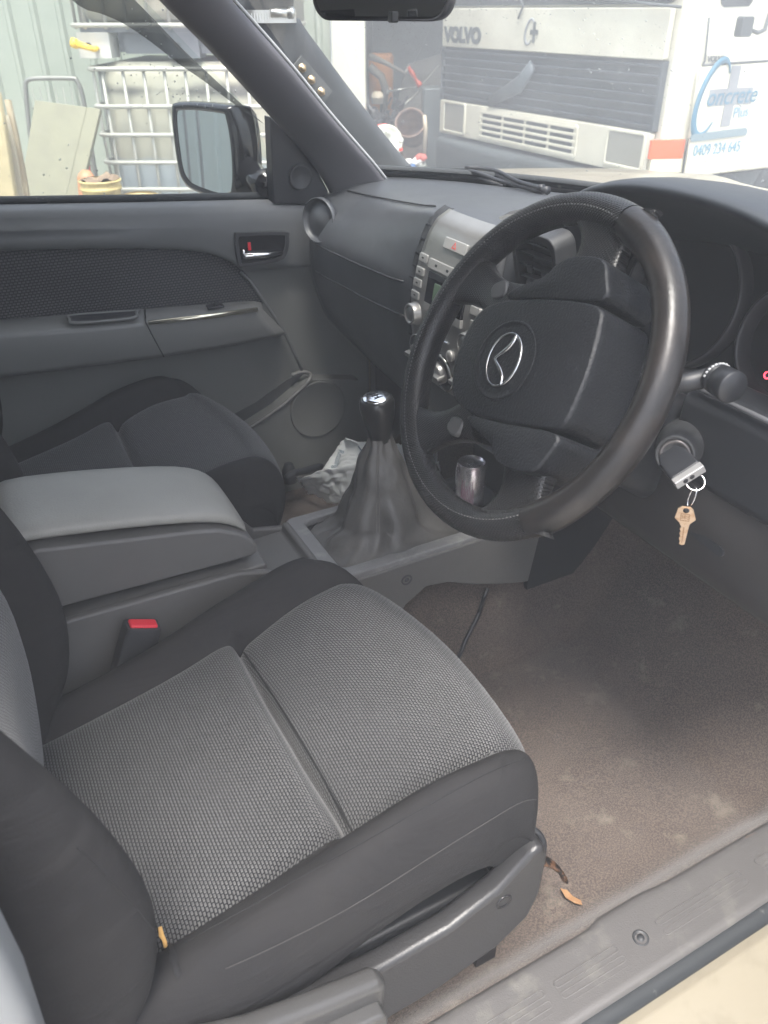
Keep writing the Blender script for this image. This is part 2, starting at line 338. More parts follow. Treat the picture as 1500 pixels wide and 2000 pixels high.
# ---- the driver's door, swung open out of the picture to the right
dd = MB(); hg = Vector((0.93, 0.22, 0)); od = Vector((-0.36, -0.933, 0)); on = Vector((0.933, -0.36, 0))
DP = lambda a, b__, t: hg+od*a+zv*b__+on*t
dd.prism([(0, -0.12), (1.02, -0.12), (1.05, 0.72), (0, 0.68)], DP, 0.0, 0.10); ddo = dd.build('driver_door', cream, ute, bevel=0.02)
dd = MB(); dd.prism([(0.02, -0.06), (1.0, -0.06), (1.0, 0.70), (0.02, 0.66)], DP, -0.035, -0.002); dd.build('door_trim', grey, ddo, bevel=0.012)
dd = MB(); dd.tube([DP(0.02, 0.68, 0.04), DP(0.42, 1.10, -0.02), DP(1.0, 1.12, -0.02), DP(1.04, 0.70, 0.04)], 0.02, 8); dd.build('window_frame', black, ddo)
kk = MB(); kk.prism([(0.90, -0.12), (1.30, -0.12), (1.30, 0.66), (0.97, 0.74), (0.90, 0.72)], XZ, 0.305, 0.352); kk.build('kick_panel', charcoal, ute, bevel=0.008)
kk = MB(); kk.prism([(0.865, -0.12), (1.30, -0.12), (1.30, 0.66), (0.97, 0.70), (0.865, 0.68)], XZ, 1.672, 1.70); kk.build('kick_panel', charcoal, ute)
# ---- scuff plate and door seal
def wav(x): return 0.388 + (0.006*ease(0.50, 0.53, x) - 0.004*ease(0.60, 0.64, x))
sp = MB(); rows = []
for i in range(90):
    x = -0.35+i*1.5/89; w0 = wav(x)
    row = [(x, 0.298, 0.030), (x, 0.302, 0.048)]
    for k in range(13):
        y = 0.308 + (w0-0.308)*k/12; z = 0.052 - 0.004*(k/12)
        z -= 0.0035*ease(0.9, 1, k/12)
        row.append((x, y, z))
    row += [(x, w0+0.003, 0.030), (x, w0+0.004, 0.012)]
    rows.append(row)
sp.grid(rows); plate = sp.build('scuff_plate', scuff, ute)
rb = MB()
for x0, x1 in ((0.05, 0.245), (0.265, 0.405), (0.42, 0.52), (0.585, 0.74), (0.77, 1.0)):
    for yy in (0.322, 0.336, 0.350):
        if x0 == 0.42 and yy < 0.33: pass
        pts = rrect(x0, x1, yy-0.0048, yy+0.0048, 0.0045, 4); inn = rrect(x0+0.0018, x1-0.0018, yy-0.003, yy+0.003, 0.0029, 4)
        rb.ring(pts, inn, XY, 0.0478, 0.0512)
rb.build('tread_rib', scuff, plate, bevel=0.0005)
for x, y in ((0.554, 0.345), (0.02, 0.345), (0.87, 0.345)):
    s_ = MB(); s_.lathe((x, y, 0.0485), (0, 0, 1), [(0, 0.0105), (0.003, 0.0105), (0.0035, 0.0085), (0.0015, 0.0075), (0.0015, 0.005), (0.004, 0.0045), (0.004, 0.0005)], 20)
    s_.build('screw', charcoal, plate)
se = MB(); se.tube([(x, 0.299, 0.036+0.001*math.sin(x*9)) for x in [-0.35+i*0.05 for i in range(32)]], 0.0135, 12)
se.build('door_seal', rubber, ute)

# ---- front seats
def base_z(x): return interp([(-0.12, 0.262), (-0.05, 0.277), (0.1, 0.313), (0.2, 0.338), (0.3, 0.358), (0.37, 0.362), (0.47, 0.352)], x)
def make_seat(yc, tag_inner):
    prof = [(-.232, .215), (-.240, .250), (-.2438, .277), (-.2425, .2805), (-.2448, .284), (-.246, .315), (-.240, .338), (-.226, .354), (-.208, .357), (-.190, .350), (-.180, .343), (-.1755, .337), (-.170, .343), (-.155, .3455), (-.12, .341), (-.06, .335), (0, .333)]
    prof = prof + [(-a, z) for a, z in prof[-2::-1]]
    nP = len(prof); ins = [k for k, (a, z) in enumerate(prof) if abs(a) <= 0.1756]; i0, i1 = ins[0], ins[-1]
    def xf(q): return 0.468 - (1.5 if q > 0 else 0.8)*q*q*0.95 - 5*max(0, abs(q)-0.18)**2
    ss = [-0.12, -0.06, 0, 0.05, 0.1, 0.15, 0.175, 0.19, 0.198, 0.2025, 0.205, 0.2075, 0.213, 0.222, 0.235, 0.25, 0.27, 0.31, 0.35, 0.385] + [('r', a) for a in (0, 14, 28, 42, 56, 70, 84, 96)]
    rows = []; uvs = []; v_ = 0; last = None
    for s_ in ss:
        row = []
        for k, (q, z) in enumerate(prof):
            X = xf(q); dq = 0
            bol = ease(0.176, 0.205, abs(q))*(1-ease(0.232, 0.249, abs(q)))
            if isinstance(s_, tuple):
                a = rad(s_[1]); R_ = 0.062; x = X-R_+R_*math.sin(a); top = 1-(1-math.cos(a))*0.50
                bz = base_z(min(x, 0.4))
                zt = z-0.333+bz; zb = 0.205; zz = zb+(zt+bol*0.012-zb)*top if zt > zb else zt
                dq = -q*0.035*math.sin(a)
            else:
                x = s_ + (X-0.062-0.385)*ease(0.12, 0.385, s_)
                bz = base_z(x); lift = z-0.333
                side = ease(0.236, 0.246, abs(q))
                zz = (z-0.333+bz)*(1-side) + side*(z + (bz-0.345)*ease(0.2, 0.33, z)) + bol*(0.006+0.026*math.exp(-((x-0.27)/0.13)**2))
                if abs(q) < 0.176:
                    zz += -0.022*math.exp(-((x-0.205)/0.005)**2) + 0.007*math.exp(-((x-0.175)/0.025)**2) - (0.020*math.exp(-(x-0.206)/0.028) if x > 0.206 else 0) + 0.004*ease(0.24, 0.29, x)*(1-ease(0.3, 0.42, x))
                    zz += 0.0012*noise.noise(Vector((x*14, q*14, yc)))
                else:
                    zz += 0.0025*noise.noise(Vector((x*16, q*22, yc+5)))
            ti = q if tag_inner > 0 else -q
            zz -= (0.022*ease(-0.02, 0.2, ti)*(1-ease(0.22, 0.38, x)) + (0.016 if tag_inner < 0 else 0))*(ease(0.2, 0.3, zz) if not isinstance(s_, tuple) else 0.5)
            row.append((x, yc+q+dq, zz))
        if last: v_ += (Vector(row[nP//2])-Vector(last[nP//2])).length
        u_ = 0; ur = []
        for k, p in enumerate(row):
            if k: u_ += (Vector(p)-Vector(row[k-1])).length
            ur.append(u_)
        uvs += [(u_k-ur[nP//2], v_) for u_k in ur]; rows.append(row); last = row
    M_ = MB(); M_.grid([r_ for r_ in rows], 0, uvs=uvs, mfn=lambda i, j: 0)
    # split into bolster cover and woven insert
    cover = MB(); insert = MB(); 
    for i in range(len(rows)-1):
        for j in range(nP-1):
            tgt = insert if i0 <= j < i1 else cover
            o = len(tgt.v); q4 = ((i, j), (i, j+1), (i+1, j+1), (i+1, j))
            for a_, b_ in q4: tgt.v.append(tuple(rows[a_][b_])); tgt.uv.append(uvs[a_*nP+b_])
            tgt.f.append([o, o+1, o+2, o+3]); tgt.m.append(0); tgt.sm.append(True); tgt.hasuv = True
    # closing back and front lower face
    fr_ = [Vector(p) for p in rows[-1]]
    cover.grid([[tuple(p) for p in fr_], [(p.x-0.005, p.y, max(0.16, p.z-0.05)) for p in fr_], [(p.x-0.06, p.y, 0.15) for p in fr_]])
    def weld(ob):
        import bmesh
        bm = bmesh.new(); bm.from_mesh(ob.data); bmesh.ops.remove_doubles(bm, verts=bm.verts, dist=1e-5); bm.to_mesh(ob.data); bm.free()
    seat = cover.build('front_seat', bolst, ute); weld(seat); 
    md = seat.modifiers.new('sub', 'SUBSURF'); md.levels = md.render_levels = 1
    ino = insert.build('seat_insert', weave_seat, seat); weld(ino)
    md = ino.modifiers.new('sub', 'SUBSURF'); md.levels = md.render_levels = 1
    # stitched side seam
    # backrest
    XI = [(.22, -.065), (.30, -.052), (.40, -.042), (.50, -.042), (.58, -.062), (.70, -.10), (.85, -.15), (1.0, -.21)]
    XC = [(.22, -.07), (.28, -.034), (.33, -.004), (.39, .010), (.44, .012), (.535, -.006), (.59, -.026), (.70, -.07), (.85, -.125), (1.0, -.20)]
    bprof = [(-.235, 'b', -.13), (-.246, 'b', -.10), (-.249, 'c', -.055), (-.246, 'c', -.03), (-.236, 'c', -.009), (-.222, 'c', 0.0), (-.205, 'c', 0.0), (-.190, 'c', -.008), (-.178, 'm', .0), (-.172, 'i', -.004), (-.167, 'i', 0.001), (-.13, 'i', -.003), (-.07, 'i', -.012), (0, 'i', -.015)]
    bprof = bprof + [(-a, m_, d) for a, m_, d in bprof[-2::-1]]; nb = len(bprof)
    brows = []; buv = []; vv_ = 0; lastb = None
    for z_ in (.20, .25, .29, .33, .37, .41, .45, .50, .55, .60, .66, .74, .82, .90, .95, .985):
        xi = interp(XI, z_); xc = interp(XC, z_); wd = 1 - 0.14*ease(0.6, 0.98, z_); row = []
        for q, m_, d in bprof:
            bx = {'i': xi, 'c': xc, 'm': (xi+xc)/2, 'b': xi}[m_]
            x_ = bx + d + (0.002*noise.noise(Vector((q*18, z_*16, yc+9))) if m_ != 'i' else 0)
            if z_ > 0.93: x_ = xi-0.06+(x_-xi+0.06)*(1-ease(0.93, 1.0, z_)*0.8)
            row.append((x_, yc+q*wd, z_))
        u_ = 0
        if lastb: vv_ += (Vector(row[nb//2])-Vector(lastb[nb//2])).length
        lastb = row
        for k, p in enumerate(row):
            if k: u_ += (Vector(p)-Vector(row[k-1])).length
            buv.append((u_, vv_))
        brows.append(row)
    bi = [k for k, (a, d) in enumerate([(a_, d_) for a_, m_, d_ in bprof]) if abs(a) <= 0.1721]; a0, a1 = bi[0], bi[-1]
    cb = MB(); ib = MB()
    for i in range(len(brows)-1):
        for j in range(nb-1):
            tgt = ib if a0 <= j < a1 else cb
            o = len(tgt.v)
            for a_, b_ in ((i, j), (i, j+1), (i+1, j+1), (i+1, j)): tgt.v.append(tuple(brows[a_][b_])); tgt.uv.append(buv[a_*nb+b_])
            tgt.f.append([o, o+1, o+2, o+3]); tgt.m.append(0); tgt.sm.append(True); tgt.hasuv = True
    # back shell and top
    cb.grid([[r_[0], (r_[0][0]-0.02, yc, r_[0][2]), r_[-1]] for r_ in brows])
    o = len(cb.v); cb.v += [tuple(p) for p in brows[-1]]; cb.uv += [(0, 0)]*nb; cb.f.append([o+k for k in range(nb)]); cb.m.append(0); cb.sm.append(True)
    back = cb.build('backrest', bolst, seat); weld(back); md = back.modifiers.new('sub', 'SUBSURF'); md.levels = md.render_levels = 1
    bin_ = ib.build('backrest_insert', weave_back, seat); weld(bin_); md = bin_.modifiers.new('sub', 'SUBSURF'); md.levels = md.render_levels = 1
    hr = MB(); hr.grid([[(-0.24+dx*0.045*sc1, yc+dy*0.125*sc1, 1.055+h_) for dx, dy in [(math.cos(a_)*abs(math.cos(a_))**-0.4 if abs(math.cos(a_)) > .01 else 0, math.sin(a_)) for a_ in [2*math.pi*k/20 for k in range(20)]]] for h_, sc1 in ((-0.075, 0.3), (-0.07, 0.8), (-0.05, 1), (0.03, 1), (0.06, 0.85), (0.07, 0.3))], closed=True, caps=True)
    hr.build('headrest', bolst, seat, subsurf=1)
    for s1 in (-0.06, 0.06): po = MB(); po.tube([(-0.235, yc+s1, 0.93), (-0.24, yc+s1, 1.0)], 0.006, 8); po.build('headrest_post', chrome, seat)
    return seat
seatD = make_seat(0.64, 1); seatD['label'] = 'driver seat cushion and backrest with torn outer bolster, nearest the open door'
seatP = make_seat(1.405, -1); seatP['label'] = 'front passenger seat beyond the centre console'
for S, yc, sg in ((seatD, 0.64, -1), (seatP, 1.405, 1)):
    tr = MB(); f0 = yc+sg*0.222; f1 = yc+sg*0.249
    poly = [(-0.16, .30), (-0.03, .272), (0.06, .240), (0.14, .214), (0.21, .208), (0.29, .214), (0.35, .238), (0.392, .278), (0.408, .280), (0.416, .255), (0.414, .19), (0.402, .150), (0.36, .120), (0.28, .10), (0.1, .092), (-0.16, .09)]
    tr.prism(poly, XZ, min(f0, f1), max(f0, f1)); tr.build('seat_side_trim', mat('trim_plastic', (0.025, 0.0245, 0.0255), 0.38, bump=(420, 0.4, 0.0008)), S, bevel=0.009, seg=3)
    un = MB(); un.box((0.12, yc, 0.15), (0.52, 0.42, 0.08)); un.build('seat_frame', black, S, bevel=0.01)
    for q in (-0.19, 0.19): rl = MB(); rl.box((0.16, yc+q, 0.075), (0.50, 0.035, 0.05)); rl.box((0.38, yc+q, 0.025), (0.03, 0.034, 0.052)); rl.box((-0.07, yc+q, 0.025), (0.03, 0.034, 0.052)); rl.build('seat_rail', black, S)
# driver seat extras: clip, recliner cover and lever, slide lever, tear
h = MB(); pc = PY(985, 1762, 0.390); h.lathe((pc.x, 0.392, pc.z), (0, -1, 0), [(0, 0.0105), (0.002, 0.0105), (0.002, 0.008), (-0.003, 0.007), (-0.003, 0.0005)], 18); h.build('trim_clip', gloss_black, seatD)
cv = MB(); cv.prism([(-0.02, .296), (0.02, .290), (0.06, .268), (0.13, .248), (0.19, .235), (0.200, .225), (0.197, .185), (0.17, .14), (0.12, .115), (-0.02, .11)], XZ, 0.366, 0.392)
cv.build('recliner_cover', mat('cover_plastic', (0.055, 0.054, 0.053), 0.33, bump=(420, 0.3, 0.0008)), seatD, bevel=0.009, seg=3)
lv = MB(); lv.prism(sm2([(0.080, .205), (0.10, .222), (0.175, .212), (0.189, .205), (0.190, .185), (0.165, .160), (0.09, .140), (0.075, .165)], 4), XZ, 0.350, 0.370)
lev = lv.build('recliner_lever', mat('lever_plastic', (0.06, 0.059, 0.058), 0.3, bump=(420, 0.3, 0.0006)), seatD, bevel=0.006, seg=3)
ic = MB()
ic.box((0.142, 0.3495, 0.185), (0.014, 0.001, 0.0018)); ic.box((0.142, 0.3495, 0.179), (0.0018, 0.001, 0.014)); ic.tube([(0.134, 0.3497, 0.178), (0.136, 0.3497, 0.172), (0.142, 0.3497, 0.169), (0.148, 0.3497, 0.172), (0.150, 0.3497, 0.178)], 0.0008, 6)
ic.build('embossed_symbol', charcoal, lev)
sl_ = MB(); sl_.tube(catmull([(0.40, 0.47, 0.128), (0.445, 0.462, 0.135), (0.472, 0.452, 0.130), (0.492, 0.444, 0.108), (0.503, 0.438, 0.082)], 5), [0.010]*5+[0.011]*5+[0.010]*5+[0.008]*5+[0.003], 10, flat=0.45, up=Vector((0, 1, 0)))
sl_.build('slide_lever', mat('worn_bronze', (0.22, 0.12, 0.07), 0.4, metal=0.6, var=(90, (0.02, 0.018, 0.018), 0.42, 0.55)), seatD)
sl2 = MB(); sl2.tube(catmull([(0.43, 0.50, 0.12), (0.468, 0.49, 0.15), (0.485, 0.475, 0.135), (0.478, 0.465, 0.10)], 5), 0.007, 8, flat=0.6); sl2.build('slide_bracket', black, seatD)
# tear at the rear outer corner: split edge, foam showing
def surf_y(px, py): return PY(px, py, 0.416)
tp = [(312, 1808), (318, 1826), (330, 1845), (338, 1870), (345, 1905)]
# ---- centre console
c = MB()
side = [(-0.35, .02), (0.44, .02), (0.49, .11), (0.535, .185), (0.575, .210), (0.62, .203), (0.68, .176), (0.76, .15), (0.80, .14), (0.82, .28), (0.745, .275), (0.40, .272), (0.34, .285), (0.315, .318), (0.30, .338), (0.25, .352), (-0.35, .362)]
for y0, y1 in ((0.925, 0.938), (1.122, 1.135)): c.prism(side, XZ, y0, y1)
c.prism([(-0.35, .03), (0.30, .03), (0.30, .345), (-0.35, .345)], XZ, 0.939, 1.121)
c.box((0.55, 1.03, 0.235), (0.46, 0.18, 0.02)); 
c.prism([(0.300, .26), (0.40, .262), (0.404, .286), (0.392, .286), (0.388, .271), (0.300, .268)], XZ, 0.939, 1.121)
console = c.build('centre_console', grey, ute, bevel=0.006, seg=3)
c = MB(); c.box((0.90, 1.03, 0.27), (0.20, 0.205, 0.30)); c.build('console_front', dark, console)
bin_ = MB(); bin_.prism([(-0.038, .368), (0.278, .361), (0.289, .366), (0.290, .376), (0.281, .392), (0.263, .408), (0.235, .423), (0.20, .431), (0.0, .465), (-0.03, .462), (-0.045, .44)], XZ, 0.944, 1.124)
bin_.build('storage_bin', grey, console, bevel=0.010, seg=4)
lidr = []
for i, x in enumerate([-0.050, -0.045, -0.032, -0.005, 0.1, 0.20, 0.245, 0.268, 0.279, 0.284]):
    e = [0.75, .88, 0.96, 1, 1, 1, 0.985, 0.95, 0.88, 0.80][i]; zt = [0.428, .442, .458, .465, .465, .459, .448, .432, .416, .400][i]; zb = [.426, .430, .436, .438, .438, .432, .420, .402, .388, .378][i]
    ww = 0.083*e; up__ = 0.031*(0.22-x)/0.22 if x < 0.22 else 0; zt += up__; zb += up__; row = []
    for a in range(24):
        t = 2*math.pi*a/24; cx, cy = math.cos(t), math.sin(t)
        px_ = math.copysign(abs(cx)**0.35, cx)*ww; pz_ = math.copysign(abs(cy)**0.55, cy)
        row.append((x, YC+0.006+px_, (zt+zb)/2 + pz_*(zt-zb)/2 - 0.006*(px_/0.1)**2*(1 if pz_ > 0 else 0)))
    lidr.append(row)
l = MB(); l.grid(lidr, closed=True, caps=True); l.build('armrest_lid', greylid, console, subsurf=1)
# surround of the gear gaiter
def yb(x): return 0.0
fr_ = MB(); out = rrect(0.400, 0.690, 0.928, 1.132, 0.012, 4); inn = rrect(0.428, 0.665, 0.952, 1.112, 0.014, 4)
fr_.ring(out, inn, XY, 0.268, 0.283); fr_.build('gaiter_surround', mat('surround_plastic', (0.20, 0.20, 0.20), 0.36, var=(40, (0.30, 0.30, 0.285), 0.5, 0.75)), console, bevel=0.0035, seg=3)
h = MB(); pc = PY(795, 1133, 0.924); h.lathe((pc.x, 0.926, pc.z), (0, -1, 0), [(0, 0.0105), (0.0025, 0.010), (0.0025, 0.0075), (-0.002, 0.007), (-0.002, 0.0045), (0.002, 0.004), (0.002, 0.0005)], 18); h.build('trim_clip', charcoal, console)
ch = MB(); ch.lathe((0.735, 1.035, 0.255), (0, 0, 1), [(0, 0.038), (0.035, 0.040), (0.037, 0.044), (0.033, 0.048), (0.0, 0.048)], 28); ch.build('cup_holder', charcoal, console)
# gaiter and gear lever
rows = []; uvs = []
top = Vector((0.540, 1.03, 0.462)); bot = Vector((0.548, 1.03, 0.268)); NA = 72
for i in range(30):
    t = i/29; k = t**1.0; ctr = top.lerp(bot, t)
    row = []
    for a in range(NA):
        th = 2*math.pi*a/NA; cc, s_ = math.cos(th), math.sin(th)
        r0 = 0.0185 + 0.020*ease(0, 0.30, t) + 0.036*ease(0.22, 0.92, t)
        ex = ease(0.80, 1.0, t)
        rr = rrx = 1.0
        sq = (abs(cc)**5+abs(s_)**5)**(-1/5)
        rx = r0*1.08*(1-ex) + 0.122*sq*ex; ry = r0*0.95*(1-ex)+0.083*sq*ex
        fold = (0.0018+0.007*ease(0.35, 0.9, t))*(math.sin(5*th+1.2+2.2*t)+0.5*math.sin(9*th-2.0*t)) + 0.004*noise.noise(Vector((cc*2, s_*2, t*7)))
        fold *= (1-ex*0.8)
        crease = 0.004*math.sin(t*30+3*math.sin(th*2))*ease(0.55, 0.8, t)*(1-ease(0.9, 1, t))
        z = ctr.z + crease + (0.009*noise.noise(Vector((cc*5, s_*5, 1)))*ease(0.7, 0.9, t))
        if i >= 27: z = 0.270+0.006*(29-i)*0.5 + 0.006*noise.noise(Vector((cc*6, s_*6, i)))
        row.append((ctr.x + (rx+fold)*cc, ctr.y+(ry+fold)*s_, z))
    rows.append(row)
g = MB(); g.grid(rows, closed=True); gt = g.build('gear_lever', gaiter, ute, subsurf=1)
st = MB()
for dth in (-0.06, 0.06):
    ppp = []
    for i in range(0, 24):
        k = int(NA*0.665)+ (0 if dth < 0 else 1); ppp.append(Vector(rows[i][k % NA]) + Vector((-0.0008, -0.0012, 0)))
    st.tube(ppp, 0.0007, 5)
st.build('stitching', mat('thread', (0.15, 0.14, 0.13), 0.8), gt)
kn = MB(); ax = Vector((-0.09, 0.0, 1)).normalized()
kn.lathe(top-ax*0.006, ax, [(0, 0.012), (0.0, 0.0185), (0.012, 0.0195), (0.022, 0.0215), (0.038, 0.0255), (0.056, 0.0285), (0.068, 0.0285), (0.074, 0.026), (0.076, 0.0235)], 32)
kno = kn.build('gear_knob', mat('knob_leather', (0.02, 0.02, 0.02), 0.28, bump=(300, 0.2, 0.0006)), gt)
cp = MB(); cp.lathe(top+ax*0.068, ax, [(0, 0.0235), (0.0025, 0.0235), (0.0045, 0.020), (0.0055, 0.012), (0.0058, 0.0005)], 32); cpo = cp.build('shift_plate', chrome, gt)
sp_ = MB(); q = Matrix.Rotation(0, 3, 'Z')
for yy in (-0.009, 0, 0.009): sp_.box(top+ax*0.0741+Vector((0, yy, 0)), (0.016, 0.0014, 0.001))
sp_.box(top+ax*0.0742, (0.0014, 0.018, 0.001)); sp_.build('shift_pattern', black, gt)

# ---- seat belt buckle
bk = MB()
p0, p1 = Vector((0.055, 0.893, 0.225)), Vector((0.100, 0.893, 0.338))
axb = (p1-p0).normalized(); fw = Vector((1, 0, 0)); fw = (fw-axb*fw.dot(axb)).normalized(); sw = axb.cross(fw)
rws = []
for k, (h_, wx, wy) in enumerate(((-0.03, 0.020, 0.010), (0.0, 0.023, 0.013), (0.05, 0.025, 0.0145), (0.11, 0.0245, 0.0145), (0.124, 0.0235, 0.0135))):
    rws.append([p0+axb*h_+fw*a*wx+sw*b_*wy for a, b_ in rrect(-1, 1, -1, 1, 0.3, 3)])
bk.grid(rws, closed=True, caps=True); bko = bk.build('seat_belt_buckle', mat('buckle_black', (0.03, 0.03, 0.033), 0.6), ute, bevel=0.001)
rbn = MB(); rbn.prism(rrect(-0.019, 0.019, -0.0095, 0.008, 0.003, 3), lambda a, b_, t: p0+axb*t+fw*a+sw*b_, 0.118, 0.1275); rbn.build('release_button', redp, bko, bevel=0.002)

# ---- dashboard
ST = [  # y: section A..K (x,z)
 (1.675, [(.85, .742), (.82, .740), (.79, .733), (.765, .720), (.725, .700), (.705, .665), (.70, .615), (.705, .54), (.74, .44), (.80, .40), (.98, .38)]),
 (1.60, [(.905, .745), (.86, .744), (.80, .738), (.765, .727), (.715, .703), (.690, .665), (.684, .62), (.695, .54), (.74, .43), (.80, .39), (.98, .37)]),
 (1.50, [(.965, .747), (.90, .748), (.82, .744), (.764, .734), (.712, .706), (.682, .668), (.673, .622), (.688, .54), (.735, .42), (.80, .38), (.98, .36)]),
 (1.35, [(1.045, .748), (.95, .752), (.84, .756), (.742, .752), (.697, .726), (.670, .687), (.660, .638), (.680, .54), (.73, .41), (.80, .37), (.98, .35)]),
 (1.20, [(1.115, .750), (1.0, .760), (.86, .772), (.715, .772), (.682, .748), (.661, .697), (.652, .645), (.672, .54), (.72, .41), (.80, .36), (.98, .34)]),
 (1.15, [(1.13, .750), (1.0, .762), (.86, .776), (.712, .780), (.682, .758), (.665, .698), (.658, .645), (.672, .54), (.72, .41), (.80, .36), (.98, .34)]),
 (0.95, [(1.145, .750), (1.0, .764), (.86, .780), (.712, .783), (.690, .764), (.675, .708), (.668, .648), (.680, .54), (.72, .42), (.80, .38), (.98, .36)]),
 (0.87, [(1.13, .750), (1.0, .762), (.86, .780), (.722, .780), (.705, .760), (.695, .712), (.690, .652), (.690, .56), (.70, .50), (.74, .46), (.98, .42)]),
 (0.82, [(1.12, .750), (1.0, .755), (.92, .715), (.88, .68), (.82, .665), (.75, .66), (.715, .64), (.705, .58), (.71, .50), (.74, .46), (.98, .42)]),
 (0.60, [(1.02, .748), (.96, .75), (.91, .70), (.88, .66), (.82, .655), (.75, .65), (.715, .63), (.705, .57), (.71, .50), (.74, .46), (.98, .42)]),
 (0.38, [(0.86, .74), (.87, .74), (.87, .70), (.86, .66), (.82, .655), (.75, .65), (.715, .63), (.705, .57), (.71, .50), (.74, .46), (.98, .42)]),
]
def dash_sec(y):
    if y >= ST[0][0]: return ST[0][1]
    for (ya, a), (yb_, b_) in zip(ST, ST[1:]):
        if y >= yb_:
            k = (ya-y)/(ya-yb_); return [(p[0]+(q[0]-p[0])*k, p[1]+(q[1]-p[1])*k) for p, q in zip(a, b_)]
    return ST[-1][1]
rows = []; prow = None
for i in range(61):
    y = 1.675-(1.675-0.38)*i/60
    pts = catmull([(a, 0, b_) for a, b_ in dash_sec(y)], 5)
    rows.append([(p.x, y, p.z) for p in pts])
d = MB(); d.grid(rows)
dash = d.build('dashboard', dashm, ute, solid=0.006)
def dash_face(y, z, off=0.0):   # point on the dash face at height z
    pts = catmull([(a, 0, b_) for a, b_ in dash_sec(y)], 8); best = min((p for p in pts if p.x < 0.80), key=lambda p: abs(p.z-z)); return Vector((best.x-off, y, z))
# crease and glove box shut lines
gl = MB()
for z0, z1 in ((0.628, 0.664), (0.565, 0.604)):
    gl.tube([dash_face(1.62-(1.62-1.165)*k/14, z0+(z1-z0)*k/14, 0.0006) for k in range(15)], 0.0022, 6)
gl.build('glove_box_seam', black, dash)
gr = MB(); gr.tube([Vector((dash_sec(y)[3][0]-0.001, y, dash_sec(y)[3][1]+0.0025)) for y in [1.60-0.44*k/12 for k in range(13)]], 0.0016, 6); gr.build('pad_seam', charcoal, dash)
# round vent near the door
vn = Vector((-0.80, -0.32, 0.10)).normalized(); vc = PY(630, 430, 1.575)+vn*0.014
vv = MB(); vv.lathe(vc, vn, [(-0.012, 0.045), (0.001, 0.0445), (0.002, 0.043), (0.000, 0.0415), (-0.006, 0.0405), (-0.01, 0.036), (-0.008, 0.030), (-0.002, 0.012), (-0.001, 0.0005)], 40)
vo = vv.build('air_vent', dashm, dash)
vu = MB(); u_ = vn.cross(zv).normalized(); v2 = u_.cross(vn)
for k in (-0.022, -0.011, 0, 0.011, 0.022): vu.box(vc+v2*k+vn*0.0, (0.002, 0.002, 0.002))
# centre stack: silver fascia following the dash face
def stk(y, t, off=0.012):  # t 0 top .. 1 bottom
    tab = [(0, (.714, .788)), (0.06, (.694, .776)), (0.14, (.681, .756)), (0.3, (.669, .714)), (0.5, (.661, .668)), (0.7, (.659, .612)), (0.85, (.664, .565)), (1, (.674, .520))]
    x = interp([(a, q[0]) for a, q in tab], t); z = interp([(a, q[1]) for a, q in tab], t)
    return Vector((x-off+0.010*((y-YC)/0.12)**2 - 0.004, y, z))
def stk_n(t):
    a = stk(YC, max(0, t-0.03)); b_ = stk(YC, min(1, t+0.03)); d_ = (b_-a).normalized(); return Vector((d_.z, 0, -d_.x)) if d_.z < 0 else Vector((-d_.z, 0, d_.x))
def y_l(t): return interp([(0, 1.104), (0.3, 1.120), (0.6, 1.131), (0.85, 1.124), (0.95, 1.10), (1, 1.075)], t)
def y_r(t): return 2*YC-0.012 - y_l(t)
rows = []
for i in range(33):
    t = i/32; a, b_ = y_l(t), y_r(t); n_ = stk_n(t)
    row = [stk(a, t) - n_*0.014, stk(a, t) - n_*0.003] + [stk(a+(b_-a)*(0.01+0.98*k/14), t) for k in range(15)] + [stk(b_, t)-n_*0.003, stk(b_, t)-n_*0.014]
    rows.append(row)
s_ = MB(); s_.grid(rows); stack = s_.build('centre_stack', silverp, ute)
bz = MB(); bz.grid([[stk(y_l(i/24)+0.028, i/24, 0.003), stk(y_l(i/24)+0.026, i/24, 0.007), stk(y_l(i/24)+0.003, i/24, 0.007), stk(y_l(i/24)-0.004, i/24, 0.003)] for i in range(25)])
bz.grid([[stk(y_r(i/24)+0.004, i/24, 0.003), stk(y_r(i/24)-0.003, i/24, 0.008), stk(y_r(i/24)-0.012, i/24, 0.008), stk(y_r(i/24)-0.014, i/24, 0.0)] for i in range(25)])
bz.build('stack_border', charcoal, stack)
def on_stack(yc, tc, w_, hh, dep, name, m_, par=stack, bevel=0.0015, rad_=0.002):
    o = stk(yc, tc); n_ = stk_n(tc); up_ = Vector((0, 1, 0)).cross(n_); up_ = up_ if up_.z > 0 else -up_
    q = MB(); q.prism(rrect(-w_/2, w_/2, -hh/2, hh/2, min(rad_, hh/2.2, w_/2.2), 3), lambda a, b_, t: o+Vector((0, 1, 0))*a+up_*b_+n_*t, -0.004, dep)
    return q.build(name, m_, par, bevel=bevel, seg=2)
btn = mat('button_silver', (0.36, 0.355, 0.34), 0.4, metal=0.3)
on_stack(1.020, 0.155, 0.060, 0.017, 0.0028, 'hazard_button', btn)
